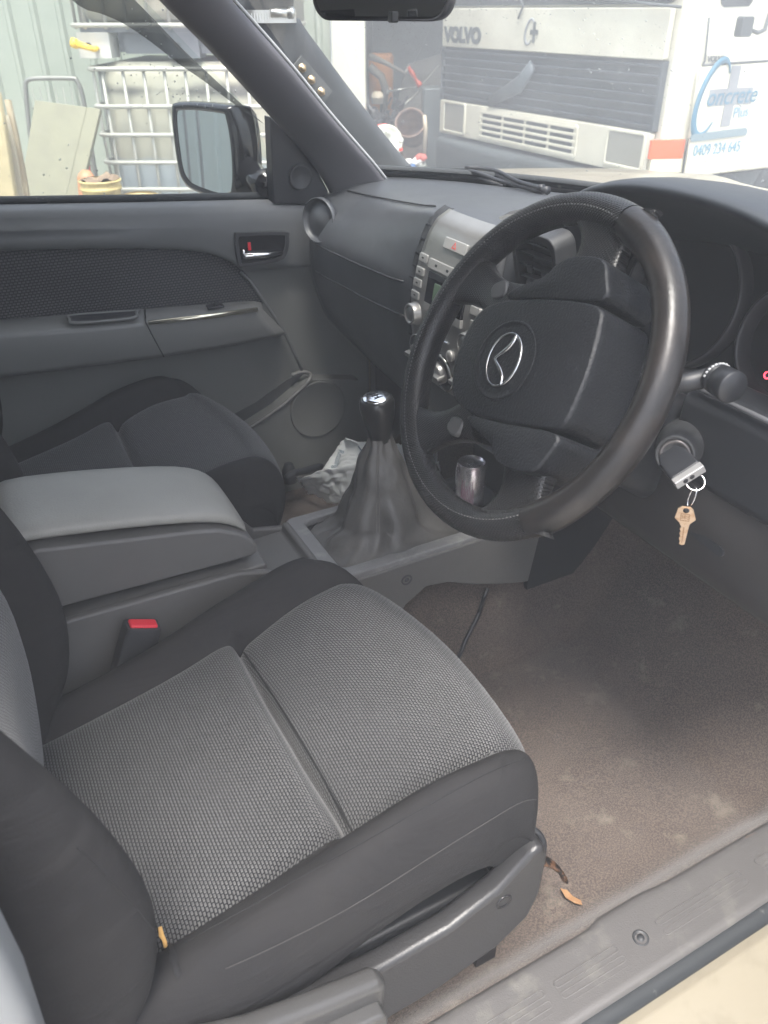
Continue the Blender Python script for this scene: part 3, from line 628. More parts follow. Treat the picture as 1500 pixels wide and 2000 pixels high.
# hazard triangle
o = stk(1.020, 0.155); n_ = stk_n(0.155); upv = Vector((0, 1, 0)).cross(n_); upv = upv if upv.z > 0 else -upv
tz = MB(); T3 = [(0, 0.0055), (-0.006, -0.0045), (0.006, -0.0045)]; T4 = [(0, 0.0028), (-0.0034, -0.003), (0.0034, -0.003)]
tz.ring(T3, T4, lambda a, b_, t: o+Vector((0, 1, 0))*a+upv*b_+n_*t, 0.0026, 0.0032); tz.build('warning_triangle', mat('red_print', (0.6, 0.06, 0.04), 0.5), stack)
for k, t in enumerate((0.285, 0.375, 0.455, 0.535)):
    on_stack(1.099+0.003*k, t, 0.024, 0.013, 0.0035, 'radio_button', btn)
    on_stack(1.099+0.003*k, t, 0.006, 0.0025, 0.0039, 'button_print', black, bevel=0)
    if k: on_stack(0.948-0.004*k, t, 0.024, 0.013, 0.0035, 'radio_button', btn)
on_stack(1.022, 0.292, 0.112, 0.016, 0.002, 'mode_button_strip', btn)
for yy_ in (1.055, 1.022, 0.99): on_stack(yy_, 0.292, 0.007, 0.004, 0.0024, 'button_print', black, bevel=0)
on_stack(1.020, 0.36, 0.108, 0.010, 0.0012, 'disc_slot', black)
on_stack(1.020, 0.455, 0.108, 0.042, 0.001, 'display_bezel', gloss_black)
on_stack(1.014, 0.455, 0.075, 0.028, 0.0018, 'radio_display', mat('lcd', (0.10, 0.15, 0.10), 0.25))
on_stack(1.020, 0.56, 0.108, 0.014, 0.002, 'preset_button_strip', btn)
def knob(yc, t, r_, hgt, name='dial', inner=True, m_=silverp):
    o = stk(yc, t); n_ = stk_n(t); q = MB()
    q.lathe(o, n_, [(-0.003, r_*1.05), (0.002, r_*1.05), (0.003, r_*0.95), (hgt, r_*0.92), (hgt+0.002, r_*0.84), (hgt+0.001, r_*0.70), (hgt-0.002, r_*0.68), (hgt-0.001, r_*0.62), (hgt, r_*0.58), (hgt, 0.0005)], 36)
    return q.build(name, m_, stack)
knob(1.104, 0.64, 0.0185, 0.013); knob(0.945, 0.64, 0.0185, 0.013)
# heater controls: recessed wells with chrome rims and paddle knobs
for yc, t in ((1.092, 0.855), (1.024, 0.885), (0.955, 0.855)):
    o = stk(yc, t); n_ = stk_n(t); upk = Vector((0, 1, 0)).cross(n_); upk = upk if upk.z > 0 else -upk
    q = MB(); q.lathe(o, n_, [(-0.002, 0.0335), (0.0025, 0.0335), (0.003, 0.0315), (0.0, 0.030)], 40); q.build('chrome_ring', mat('soft_chrome', (0.6, 0.6, 0.58), 0.25, metal=0.9), stack)
    q = MB(); q.lathe(o, n_, [(0.001, 0.0305), (0.0015, 0.021), (0.0015, 0.0005)], 36); q.build('dial_well', charcoal, stack)
    q = MB(); q.lathe(o, n_, [(0.001, 0.019), (0.011, 0.018), (0.013, 0.016), (0.0135, 0.0005)], 32)
    q.prism(rrect(-0.021, 0.021, -0.004, 0.004, 0.003, 3), lambda a, b_, tt: o+Vector((0, 1, 0))*a+upk*b_+n_*tt, 0.004, 0.021); q.build('heater_dial', silverp, stack, bevel=0.001)
for yc, t in ((1.076, 0.755), (0.99, 0.755)):
    o = stk(yc, t); n_ = stk_n(t); q = MB(); q.lathe(o, n_, [(-0.002, 0.009), (0.004, 0.009), (0.006, 0.0075), (0.0065, 0.0005)], 24); q.build('push_button', btn, stack)
on_stack(1.032, 0.70, 0.07, 0.003, 0.002, 'shiny_strip', chrome)
# small lidded pod on the dash top
pd2 = MB(); pd2.grid([[(x, YC-0.045+hw*s2, z-0.012*abs(s2)**3) for s2 in [-1+2*k/10 for k in range(11)]] for x, z, hw in ((0.735, 0.780, 0.056), (0.745, 0.788, 0.060), (0.77, 0.795, 0.064), (0.82, 0.797, 0.072), (0.88, 0.792, 0.080), (0.93, 0.774, 0.085))])
pd2.build('dash_top_screen', mat('smoked_screen', (0.05, 0.045, 0.045), 0.15), dash)
# side vents of the stack
def vent(yc, w_, z0, z1, name='air_vent', n=5, xo=0.0):
    zc = (z0+z1)/2; o = Vector((0.690-0.0+xo, yc, zc)); hh = (z1-z0)/2
    tilt = Matrix.Rotation(rad(-14), 3, 'Y')
    A = lambda a, b_, t: o + tilt @ Vector((-t, a, b_))
    q = MB(); q.ring(rrect(-w_/2-0.009, w_/2+0.009, -hh-0.012, hh+0.012, 0.016, 5), rrect(-w_/2, w_/2, -hh, hh, 0.012, 5), A, -0.02, 0.014)
    q.box(o+tilt@Vector((0.016, 0, 0)), (0.004, w_, 2*hh), tilt); vo_ = q.build(name, charcoal, dash, bevel=0.003)
    for k in range(n):
        q = MB(); z = -hh+(k+0.5)*2*hh/n; q.box(o+tilt@Vector((0.0, 0, z)), (0.020, w_, 0.0022), tilt @ Matrix.Rotation(rad(18), 3, 'Y')); q.build('slat', mat('slat_plastic', (0.07, 0.072, 0.075), 0.35), vo_)
    q = MB(); q.box(o+tilt@Vector((-0.009, w_*0.2, 0.0)), (0.006, 0.012, 0.012), tilt); q.build('vent_tab', charcoal, vo_, bevel=0.002)
vent(0.845, 0.078, 0.715, 0.800); 
# slatted strip beside the stack, passenger side
for k in range(11):
    q = MB(); t = 0.04+k*0.085; o = stk(y_l(t)+0.013, t, 0.0045); n_ = stk_n(t); tt = (stk(YC, min(1, t+0.03))-stk(YC, max(0, t-0.03))).normalized()
    if k: q.box(o+n_*0.0015, (0.003, 0.020, 0.003), Matrix.Identity(3)); q.build('slat', black, stack)
# ---- instrument hood and cluster
rows = []
HY0, HY1 = 0.41, 0.875
for i in range(41):
    a = math.pi*i/40; s_ = math.sin(a)**0.50 if math.sin(a) > 0 else 0; y = (HY0+HY1)/2 + (HY1-HY0)/2*math.cos(a)*(abs(math.cos(a))**-0.12 if abs(math.cos(a)) > .02 else 1)
    zt = 0.70+0.190*s_
    rows.append([(0.99, y*0.9+0.064, zt-0.07*s_-0.005), (0.90, y*0.97+0.02, zt-0.028*s_), (0.80, y, zt-0.004*s_), (0.735, y, zt+0.002*s_), (0.707, y, zt), (0.699, y, zt-0.005), (0.703, y*0.985+0.01, zt-0.012*s_-0.002),
                 (0.74, 0.64+(y-0.64)*0.96, 0.69+(zt-0.70)*0.90), (0.79, 0.64+(y-0.64)*0.93, 0.68+(zt-0.70)*0.80), (0.84, 0.64+(y-0.64)*0.90, 0.67+(zt-0.70)*0.72)])
hd = MB(); hd.grid(rows); hood = hd.build('instrument_hood', mat('hood_plastic', (0.026, 0.03, 0.036), 0.5, bump=(700, 0.4, 0.0008)), ute, subsurf=1)
q = MB(); Tc = rad(14); cn = Vector((-math.cos(Tc), 0, math.sin(Tc))); cu_ = Vector((math.sin(Tc), 0, math.cos(Tc)))
cc_ = Vector((0.835, 0.640, 0.745))
A = lambda a, b_, t: cc_ + Vector((0, -1, 0))*a + cu_*b_ + cn*t
q.prism(rrect(-0.215, 0.215, -0.11, 0.075, 0.05, 6), A, -0.02, 0.0); q.build('gauge_panel', mat('gauge_black', (0.012, 0.012, 0.014), 0.35), hood)
for a_, r_ in ((-0.078, 0.084), (0.095, 0.062)):
    q = MB(); q.lathe(A(a_, -0.012 if a_ < 0 else -0.022, 0), cn, [(0, r_), (0.020, r_+0.003), (0.022, r_+0.006), (0.020, r_+0.009), (0.0, r_+0.009)], 48, caps=False); q.build('gauge_ring', mat('ring_plastic', (0.045, 0.043, 0.045), 0.35), hood)
rl_ = MB(); lp = PX(1499, 733, 0.80); rl_.lathe(lp, cn, [(0, 0.0045), (0.001, 0.0045), (0.001, 0.003), (0, 0.003)], 16, caps=False); rl_.build('warning_lamp', mat('lamp_red', (0.6, 0.02, 0.03), 0.4, emit=((1, 0.05, 0.08), 1.2)), hood)
# lower driver-side dash: black upper fascia and grey-brown knee panel
q = MB(); q.prism([(0.74, .70), (0.705, .695), (0.690, .68), (0.684, .60), (0.690, .585), (0.74, .585)], XZ, 0.375, 0.575); q.build('switch_panel', black, dash, bevel=0.006)
q = MB(); q.tube([Vector((0.694, 0.565, 0.694)), Vector((0.694, 0.40, 0.694))], 0.003, 6); q.build('panel_edge', mat('edge_plastic', (0.12, 0.12, 0.125), 0.35), dash)
kp = MB(); rows = []
for i in range(17):
    y = 0.372+0.36*i/16
    rows.append([(0.72, y, 0.60), (0.695+0.01*((y-0.55)/0.2)**2, y, 0.598), (0.685+0.02*((y-0.55)/0.2)**2, y, 0.57), (0.690+0.02*((y-0.55)/0.2)**2, y, 0.51), (0.705, y, 0.465), (0.73, y, 0.445), (0.80, y, 0.44)])
kp.grid(rows); kpo = kp.build('knee_panel', mat('knee_plastic', (0.028, 0.026, 0.026), 0.55, bump=(700, 0.3, 0.0007)), dash, subsurf=1, solid=0.004)
q = MB(); q.prism(rrect(-0.03, 0.03, -0.006, 0.006, 0.005, 4), lambda a, b_, t: Vector((0.688-t, 0.50-a, 0.53+b_-a*0.1)), -0.006, 0.002); q.build('panel_grip', black, kpo)
# ---- steering column
WT = rad(30); WC = Vector((.5165, .649, .7215)); wn_ = Vector((-math.cos(WT), 0, math.sin(WT))); WR = rad(-75)
eb0 = Vector((math.sin(WT), 0, math.cos(WT))); ea0 = Vector((0, -1, 0))
eu = ea0*math.cos(WR)+eb0*math.sin(WR); ev = -ea0*math.sin(WR)+eb0*math.cos(WR)
def WP(u, v, t=0.0): return WC+eu*u+ev*v+wn_*t
colr = []
for dd, wy, hz in ((0.055, 0.045, 0.045), (0.065, 0.058, 0.055), (0.12, 0.066, 0.062), (0.20, 0.070, 0.066), (0.27, 0.072, 0.07)):
    ctr = WC - wn_*dd - eb0*0.012
    colr.append([ctr + ea0*a*wy + eb0*b_*hz for a, b_ in rrect(-1, 1, -1, 1, 0.45, 5)])
q = MB(); q.grid(colr, closed=True, caps=True); col = q.build('steering_column', black, ute)
ks = PY(1318, 888, 0.528); kax = Vector((-0.80, -0.55, 0.22)).normalized()
q = MB(); q.lathe(ks+kax*-0.045, kax, [(-0.04, 0.030), (0, 0.027), (0.04, 0.022), (0.046, 0.021), (0.047, 0.019), (0.043, 0.0165), (0.043, 0.0005)], 30); q.build('ignition_lock', charcoal, col)
q = MB(); q.lathe(ks, kax, [(-0.003, 0.0165), (0.001, 0.0165), (0.001, 0.0135), (-0.003, 0.0135)], 28, caps=False); q.build('lock_ring', mat('dull_ring', (0.14, 0.13, 0.13), 0.3, metal=0.6), col)
# indicator / light stalk on the window side
s0 = WC - wn_*0.085 + ea0*0.055 + eb0*0.02; s1 = PY(1405, 742, 0.50); s1b = PY(1440, 740, 0.470)
dr = Vector((-0.22, -1, 0.03)).normalized()
q = MB(); q.tube([s0, s0.lerp(s1, 0.6), s1-dr*0.01], [0.011, 0.010, 0.0105], 14); q.lathe(s1-dr*0.012, dr, [(0, 0.011), (0.003, 0.0150), (0.010, 0.0155), (0.011, 0.0140), (0.013, 0.0140), (0.014, 0.0160), (0.033, 0.0165), (0.0345, 0.0155), (0.0345, 0.0005)], 28)
q.build('light_stalk', black, col)
q = MB()
for k in range(9):
    a_ = 0.3+k*0.25; u1 = (dr.cross(zv)).normalized(); u2 = u1.cross(dr)
    q.box(s1-dr*0.004+(u1*math.cos(a_)+u2*math.sin(a_))*0.0155, (0.003, 0.0018, 0.0018))
q.build('stalk_print', mat('white_print', (0.6, 0.6, 0.6), 0.5), col)
s2 = WC - wn_*0.085 - ea0*0.05+eb0*0.02
q = MB(); q.tube([s2, s2-ea0*0.05+eb0*0.005, s2-ea0*0.10+eb0*0.012], [0.011, 0.009, 0.013], 14); q.build('wiper_stalk', black, col)
# ---- steering wheel (turned about a quarter clockwise)
RR = 0.1765; tr_ = 0.0170
def rim(a0, a1, n, name, m_, par, rt=tr_):
    rows = []; uvs = []
    NT = 28
    for i in range(n+1):
        a = a0+(a1-a0)*i/n; row = []
        # thumb swellings near 10 and 2 o'clock
        sw_ = 1 + 0.10*(math.exp(-((a-rad(35))/0.16)**2)+math.exp(-((a-rad(145))/0.16)**2))
        for k in range(NT+1):
            b_ = 2*math.pi*k/NT; r2 = rt*sw_
            rad_ = RR + r2*math.cos(b_)*0.98; t = r2*math.sin(b_)*1.08
            row.append(WP(rad_*math.cos(a), rad_*math.sin(a), t)); uvs.append((a*RR, b_*rt))
        rows.append(row)
    q = MB(); q.grid(rows, uvs=uvs); return q.build(name, m_, par)
wheel = rim(rad(28), rad(152), 60, 'steering_wheel', leather, ute)
wheel['label'] = 'steering wheel with leather rim, worn and shiny on its smooth side'
rim(rad(152.6), rad(387.4), 110, 'perforated_grip', perf, wheel, tr_*1.01)
for a in (28.2-0.4, 151.8+0.4):
    q = MB(); q.tube([WP((RR+tr_*0.985*math.cos(b_))*math.cos(rad(a)), (RR+tr_*0.985*math.cos(b_))*math.sin(rad(a)), tr_*1.055*math.sin(b_)) for b_ in [2*math.pi*k/28 for k in range(29)]], 0.0008, 6); q.build('leather_joint', mat('joint_dark', (0.02, 0.02, 0.02), 0.6), wheel)
q = MB()   # stitching along the inner side of the rim
for i in range(150):
    a = rad(152+236*i/150); b_ = rad(118); 
    for bb in (rad(100),):
        p = WP((RR+tr_*1.03*math.cos(bb))*math.cos(a), (RR+tr_*1.03*math.cos(bb))*math.sin(a), tr_*1.10*math.sin(bb))
        a2 = a+rad(0.8); p2 = WP((RR+tr_*1.03*math.cos(bb))*math.cos(a2), (RR+tr_*1.03*math.cos(bb))*math.sin(a2), tr_*1.10*math.sin(bb)); q.tube([p, p2], 0.00065, 4)
q.build('stitching', mat('pale_thread', (0.12, 0.12, 0.12), 0.7), wheel)
# hub: airbag cover plus side covers, pillowed
def pillow(poly, t_edge, t_mid, t_back, ctr=(0, 0.02), name='airbag_cover', m_=hubm, par=wheel, sub=1, k_=(1, .97, .90, .78, .6, .35, .12)):
    q = MB(); rows = []
    hs = [t_back] + [t_edge - 0.012] + [t_edge + (t_mid-t_edge)*(1-k**2.2) - (0.004 if k == 1 else 0) for k in k_]
    ks_ = [1.02, 1.01]+list(k_)
    for k, h_ in zip(ks_, hs): rows.append([WP(ctr[0]+(a-ctr[0])*k, ctr[1]+(b_-ctr[1])*k, h_) for a, b_ in poly])
    q.grid(rows, closed=True); o = len(q.v); nn = len(poly); q.f.append([o-nn+i for i in range(nn)]); q.m.append(0); q.sm.append(True); q.uv += []
    return q.build(name, m_, par)
hubp = sm2([(0, .116), (.038, .113), (.060, .104), (.066, .06), (.066, .0), (.060, -.045), (.042, -.070), (0, -.080), (-.042, -.070), (-.060, -.045), (-.066, 0), (-.066, .06), (-.060, .104), (-.038, .113)], 4)
pillow(hubp, 0.0285, 0.034, -0.045, k_=(1, .985, .96, .85, .6, .35, .12))
for sx in (-1, 1):
    cov = sm2([(sx*.0675, .103), (sx*.09, .100), (sx*.108, .088), (sx*.112, .060), (sx*.108, .034), (sx*.090, .014), (sx*.078, -.02), (sx*.0675, -.03), (sx*.0675, .03)], 3)
    pillow(cov, 0.0275, 0.0305, -0.045, ctr=(sx*.086, .05), name='hub_side_cover', k_=(1, .975, .93, .6, .2))
    # side spoke
    rows = []
    for u_, v0, v1, t0, t1 in ((.095, .024, .092, -0.018, 0.016), (.115, .028, .088, -0.016, 0.012), (.135, .030, .088, -0.012, 0.008), (.150, .022, .098, -0.010, 0.008), (.166, .006, .115, -0.010, 0.010)):
        rows.append([WP(sx*u_, a*(v1-v0)/2+(v0+v1)/2, b_*(t1-t0)/2+(t0+t1)/2) for a, b_ in rrect(-1, 1, -1, 1, 0.6, 4)])
    uvs = [(0.004*i+0.02*j, 0.0031*j) for i in range(len(rows)) for j in range(len(rows[0]))]
    uvs = [((p-WC).dot(eu), (p-WC).dot(ev)) for r_ in rows for p in r_]
    q = MB(); q.grid(rows, closed=True, uvs=uvs); q.build('spoke', perf, wheel, subsurf=1)
    # lower spoke
    rows = []
    c0, c1 = Vector((sx*.062, -.040)), Vector((sx*.104, -.142)); dr2 = (c1-c0).normalized(); pr2 = Vector((-dr2.y, dr2.x))
    for k, (w_, t0, t1) in enumerate(((.032, -0.03, 0.014), (.024, -0.02, 0.012), (.020, -0.014, 0.009), (.021, -0.012, 0.008), (.030, -0.010, 0.010), (0.042, -0.009, 0.010))):
        cc = c0.lerp(c1, k/5)
        rows.append([WP(cc.x+pr2.x*a*w_, cc.y+pr2.y*a*w_, b_*(t1-t0)/2+(t0+t1)/2) for a, b_ in rrect(-1, 1, -1, 1, 0.6, 4)])
    uvs = [((p-WC).dot(eu), (p-WC).dot(ev)) for r_ in rows for p in r_]
    q = MB(); q.grid(rows, closed=True, uvs=uvs); q.build('spoke', perf, wheel, subsurf=1)
    q = MB(); q.prism(sm2([(sx*.074, -.050), (sx*.092, -.056), (sx*.086, -.075), (sx*.070, -.070)], 3), lambda a, b_, t: WP(a, b_, t), 0.0, 0.0145); q.build('spoke_cap', mat('cap_grey', (0.07, 0.07, 0.07), 0.4), wheel, bevel=0.003)
# round recess and emblem
q = MB(); q.lathe(WP(0.003, 0.004, 0.0315), wn_, [(0.0, 0.044), (0.0022, 0.0435), (0.0024, 0.041), (0.001, 0.040), (0.0012, 0.036), (0.001, 0.0005)], 44); q.build('emblem_recess', hubm, wheel)
q = MB(); EC = (0.003, 0.004)
def EP(a, b_, t): return WP(EC[0]+a, EC[1]+b_, t)
ov = [(0.029*math.cos(2*math.pi*k/64), 0.0235*math.sin(2*math.pi*k/64)) for k in range(65)]
q.tube([EP(a, b_, 0.0342) for a, b_ in ov], 0.0016, 8, flat=0.8)
wing = [(-0.0285, 0.004), (-0.021, 0.0075), (-0.012, 0.0035), (-0.006, -0.006), (0, -0.0115), (0.006, -0.006), (0.012, 0.0035), (0.021, 0.0075), (0.0285, 0.004)]
wing = [(-0.0272, 0.0085), (-0.020, 0.0078), (-0.012, 0.002), (-0.005, -0.0065), (0, -0.0125)]
wl = catmull([(a, b_, 0) for a, b_ in wing], 5); wl = wl + [Vector((-p.x, p.y, 0)) for p in wl[-2::-1]]
q.tube([EP(p.x, p.y, 0.0352) for p in wl], [0.0014+0.0010*math.sin(math.pi*abs(p.x)/0.029) for p in wl], 8)
q.build('wheel_emblem', mat('emblem_metal', (0.5, 0.5, 0.5), 0.2, metal=1.0), wheel)
# ---- passenger door
def pts2(pl, y): return [(p.x, p.z) for p in (PY(a, b_, y) for a, b_ in pl)]
doorm = mat('door_plastic', (0.14, 0.144, 0.147), 0.55, bump=(700, 0.3, 0.0008), var=(4, (0.12, 0.124, 0.127), 0.3, 0.7))
doorl = mat('door_lower_plastic', (0.16, 0.163, 0.157), 0.5, bump=(700, 0.3, 0.0008), var=(3, (0.135, 0.138, 0.133), 0.3, 0.7))
D_ = MB()
D_.prism([(-0.18, 0.03), (0.86, 0.03), (0.86, 0.70), (0.60, 0.702), (-0.18, 0.755)], XZ, 1.690, 1.74)
D_.prism([(-0.18, -0.12), (0.92, -0.12), (0.95, 0.68), (0.60, 0.692), (-0.18, 0.74)], XZ, 1.742, 1.86, mi=1)
door = D_.build('passenger_door', [doorl, cream], ute, bevel=0.012, label='closed passenger door with cloth insert and armrest')
bl = pts2([(-220, 414), (0, 408), (300, 402), (540, 396), (640, 399)], 1.665)
up = MB()
low = pts2([(640, 524), (585, 523), (520, 526), (478, 530), (455, 514), (420, 499), (380, 491), (320, 487), (200, 486), (60, 489), (-60, 494), (-220, 503)], 1.665)
n0 = 24
def resamp(pl, n):
    L_ = [0]
    for a, b_ in zip(pl, pl[1:]): L_.append(L_[-1]+math.hypot(b_[0]-a[0], b_[1]-a[1]))
    o = []
    for i in range(n+1):
        s_ = L_[-1]*i/n; k = max(j for j in range(len(L_)) if L_[j] <= s_+1e-9); k = min(k, len(pl)-2); t = (s_-L_[k])/(L_[k+1]-L_[k]); o.append((pl[k][0]+(pl[k+1][0]-pl[k][0])*t, pl[k][1]+(pl[k+1][1]-pl[k][1])*t))
    return o
lo_ = low[::-1]
def at_x(pl, x):
    for (a, b_), (c_, d__) in zip(pl, pl[1:]):
        if a <= x <= c_: return b_+(d__-b_)*(x-a)/(c_-a)
    return pl[0][1] if x < pl[0][0] else pl[-1][1]
rows = []
X0, X1 = -0.17, 0.74
lo_s = sorted(lo_); bl_s = sorted(bl)
lo_c = [(p.x, p.y) for p in catmull([(a, b_, 0) for a, b_ in lo_s], 6)]
for i in range(91):
    x = X0+(X1-X0)*i/90; zt = at_x(bl_s, x); zb = at_x(lo_c, x)
    zt = interp(bl_s, x) if x < bl_s[0][0] or x > bl_s[-1][0] else zt
    sec = [(1.74, zt-0.002), (1.700, zt+0.001), (1.682, zt), (1.668, zt-0.006), (1.661, zt-0.018), (1.658, zt-0.04), (1.657, (zt+zb)/2), (1.661, zb+0.012), (1.664, zb+0.003), (1.668, zb), (1.692, zb-0.001)]
    rows.append([(x, a, b_) for a, b_ in sec])
up.grid(rows); up.build('upper_trim', doorm, door)
bm_ = MB(); bm_.tube([(x, 1.712, at_x(bl_s, x)+0.006) for x in [-0.17+0.91*k/20 for k in range(21)]], 0.008, 8); bm_.build('belt_seal', rubber, door)
# woven insert
ar_back = [(-300, 652), (0, 624), (283, 602), (420, 592), (502, 586)]
ab = sorted(pts2(ar_back, 1.674)); fi = MB(); rows = []; uvs = []
xe = PY(512, 586, 1.674).x
for i in range(61):
    x = X0+(xe-X0)*i/60; zt = at_x(lo_c, x) if x < lo_c[-1][0] else lo_c[-1][1]
    xa = PY(478, 530, 1.67).x
    if x > xa: zt = interp([(xa, PY(478, 530, 1.67).z), (PY(500, 560, 1.67).x, PY(500, 560, 1.67).z), (xe, PY(514, 588, 1.67).z)], x)
    zb = at_x(ab, x); zt = max(zt, zb+0.001)
    row = []
    for k in range(7):
        z = zt+(zb-0.01-zt)*k/6; row.append((x, 1.675+0.004*math.sin(math.pi*k/6)*-1, z)); uvs.append((x, z))
    rows.append(row)
fi.grid(rows, uvs=uvs); fi.build('fabric_insert', weave_door, door)
# curved moulding forward of the insert
cm = MB(); cm.tube([PY(a, b_, 1.668) for a, b_ in [(470, 532), (490, 551), (508, 578), (530, 610), (556, 650), (575, 690), (590, 725)]], 0.0035, 8); cm.build('trim_moulding', doorm, door)
# armrest
STA = [((-300, 652), (-300, 690), (-300, 778)), ((0, 624), (0, 655), (0, 738)), ((150, 612), (150, 644), (160, 718)), ((283, 602), (285, 632), (320, 697)), ((420, 592), (420, 616), (455, 675)), ((495, 587), (500, 605), (540, 658)), ((510, 589), (514, 606), (560, 652))]
rows = []
secs = []
for k, (a, b_, c_) in enumerate(STA):
    yf = 1.610 if k < 6 else 1.640; A_, B_, C_ = PY(*a, 1.676), PY(*b_, yf), PY(*c_, yf+0.004)
    B1 = B_ + (A_-B_)*0.10; B2 = B_+(C_-B_)*0.10; C1 = C_+(B_-C_)*0.12
    D2 = Vector((C_.x, 1.655, C_.z-0.004)); E2 = Vector((C_.x, 1.692, C_.z+0.006))
    secs.append([Vector((A_.x, 1.692, A_.z-0.004)), A_, B1, B_+(B1-B_)*0.3+(B2-B_)*0.3, B2, C1, C_+Vector((0, 0.006, -0.002)), D2, E2])
for s0_, s1_ in zip(secs, secs[1:]):
    for t in range(8): rows.append([p.lerp(q_, t/8) for p, q_ in zip(s0_, s1_)])
rows.append(secs[-1]); rows.append([Vector((p.x+0.004, 1.69, p.z)) for p in secs[-1]])
am = MB(); am.grid(rows); arm = am.build('armrest', mat('armrest_plastic', (0.175, 0.177, 0.172), 0.45, bump=(700, 0.3, 0.0008)), door)
q = MB(); q.tube([PY(283, 603, 1.672)+Vector((0, -0.001, 0.001)), PY(285, 631, 1.609)+Vector((0, 0.0, 0.001)), PY(320, 697, 1.612)], 0.0012, 6); q.build('armrest_seam', black, door)
# pull cup: rim, and a flat black panel painting the shade of its well
def on_arm(px, py, f=0.0):   # point on the sloped top face
    t = f; 
    return None
cupp = [PY(136, 624, 1.628), PY(150, 631, 1.618), PY(255, 622, 1.618), PY(266, 612, 1.633), PY(258, 608, 1.645), PY(145, 616, 1.645)]
cl = catmull(cupp, 5, closed=True); cen = sum(cl, Vector())/len(cl)
q = MB(); q.tube(cl+[cl[0]], 0.0035, 8, caps=False); q.build('pull_cup_rim', doorl, door)
q = MB(); o = len(q.v); q.grid([[p+Vector((0, 0, 0.0022)) for p in cl], [cen+(p-cen)*0.93+Vector((0, 0, 0.0018)) for p in cl], [cen+(p-cen)*0.3+Vector((0, 0.0, 0.001)) for p in cl]], closed=True); q.f.append(list(range(2*len(cl), 3*len(cl)))); q.m.append(0); q.sm.append(True); q.build('pull_cup_shade', black, door)
# pale strip stands in for window light on the armrest edge; window switch
q = MB(); q.tube([PY(290, 632, 1.6085)+Vector((0, 0, 0.0015)), PY(400, 620, 1.6085)+Vector((0, 0, 0.0015)), PY(503, 605, 1.6095)+Vector((0, 0, 0.001))], [0.0045, 0.0055, 0.005], 10, flat=0.9); q.build('shiny_strip', mat('glint_strip', (0.75, 0.72, 0.58), 0.2, metal=0.9), door)
sw0 = (PY(402, 601, 1.640)+PY(438, 599, 1.640))/2
q = MB(); q.box(sw0+Vector((0, 0, 0.002)), (0.036, 0.016, 0.005), Matrix.Rotation(rad(14), 3, 'X')); q.box(sw0+Vector((0.006, -0.001, 0.006)), (0.012, 0.010, 0.006), Matrix.Rotation(rad(14), 3, 'X')); q.build('window_switch', black, door, bevel=0.0015)
# inner handle
hc = PY(509, 486, 1.655); hp = [(p.x-hc.x, p.z-hc.z) for p in (PY(a, b_, 1.655) for a, b_ in [(461, 463), (475, 457), (552, 455), (560, 462), (557, 490), (540, 507), (475, 517), (467, 512)])]
hp = [(a, b_) for a, b_ in sm2([(a+hc.x, b_+hc.z) for a, b_ in hp], 3)]
hcx = sum(a for a, b_ in hp)/len(hp); hcz = sum(b_ for a, b_ in hp)/len(hp)
q = MB(); q.ring([(hcx+(a-hcx)*1.06, hcz+(b_-hcz)*1.1) for a, b_ in hp], [(hcx+(a-hcx)*0.93, hcz+(b_-hcz)*0.87) for a, b_ in hp], XZ, 1.649, 1.662); q.build('handle_bezel', charcoal, door, bevel=0.002)
q = MB(); q.prism([(hcx+(a-hcx)*0.95, hcz+(b_-hcz)*0.92) for a, b_ in hp], XZ, 1.655, 1.660); q.build('handle_recess', gloss_black, door)
q = MB(); q.tube([PY(474, 503, 1.650), PY(480, 500, 1.647), PY(520, 498, 1.646), PY(551, 493, 1.648)], [0.004, 0.006, 0.006, 0.004], 12, flat=0.7); q.tube([PY(475, 487, 1.652), PY(477, 503, 1.650)], 0.0035, 8)
q.build('door_handle', chrome, door)
q = MB(); q.box(PY(487, 481, 1.652), (0.006, 0.003, 0.016)); q.build('lock_marker', redp, door)
# lower pocket
q = MB()
lipx = [(-300, 905), (200, 895), (400, 878), (470, 845), (540, 800), (585, 762), (604, 742), (606, 732), (592, 726), (570, 733)]
q.tube(catmull([PY(a, b_, 1.650 if k < 7 else 1.662+0.006*(k-7)) for k, (a, b_) in enumerate(lipx)], 5), 0.0055, 10); q.build('pocket_lip', mat('lip_plastic', (0.12, 0.12, 0.117), 0.4), door)
pk = pts2(lipx[:7]+[(700, 742), (760, 820), (760, 1010), (-300, 1100)], 1.650)
q = MB(); q.prism(pk, XZ, 1.650, 1.690); q.build('door_pocket', doorl, door)
q = MB(); q.prism(pts2([(420, 850), (432, 822), (500, 786), (560, 743), (592, 727), (606, 733), (600, 750), (540, 800), (470, 846)], 1.688), XZ, 1.6875, 1.6905); q.build('pocket_shade', mat('recess_shade', (0.06, 0.061, 0.062), 0.6), door)  # darker panel paints in the shade inside the pocket opening
spk = PY(622, 800, 1.648); q = MB(); q.lathe(spk, (0, -1, 0), [(0, 0.074), (0.0012, 0.073), (0.0015, 0.070), (0.0005, 0.068), (0.001, 0.0005)], 40); q.build('speaker_grille', mat('speaker_mesh', (0.12, 0.122, 0.118), 0.6), door)
# mirror corner panel + knob
q = MB(); q.prism(pts2([(526, 226), (529, 300), (534, 398), (642, 400), (640, 372), (618, 330), (572, 268)], 1.668), XZ, 1.664, 1.70); q.build('corner_panel', black, door, bevel=0.004)
q = MB(); kc = PY(586, 346, 1.662); q.lathe(kc, (0, -1, 0), [(-0.004, 0.026), (0.004, 0.0255), (0.006, 0.022), (0.003, 0.020), (0.004, 0.0005)], 30); q.build('tweeter_cover', charcoal, door)
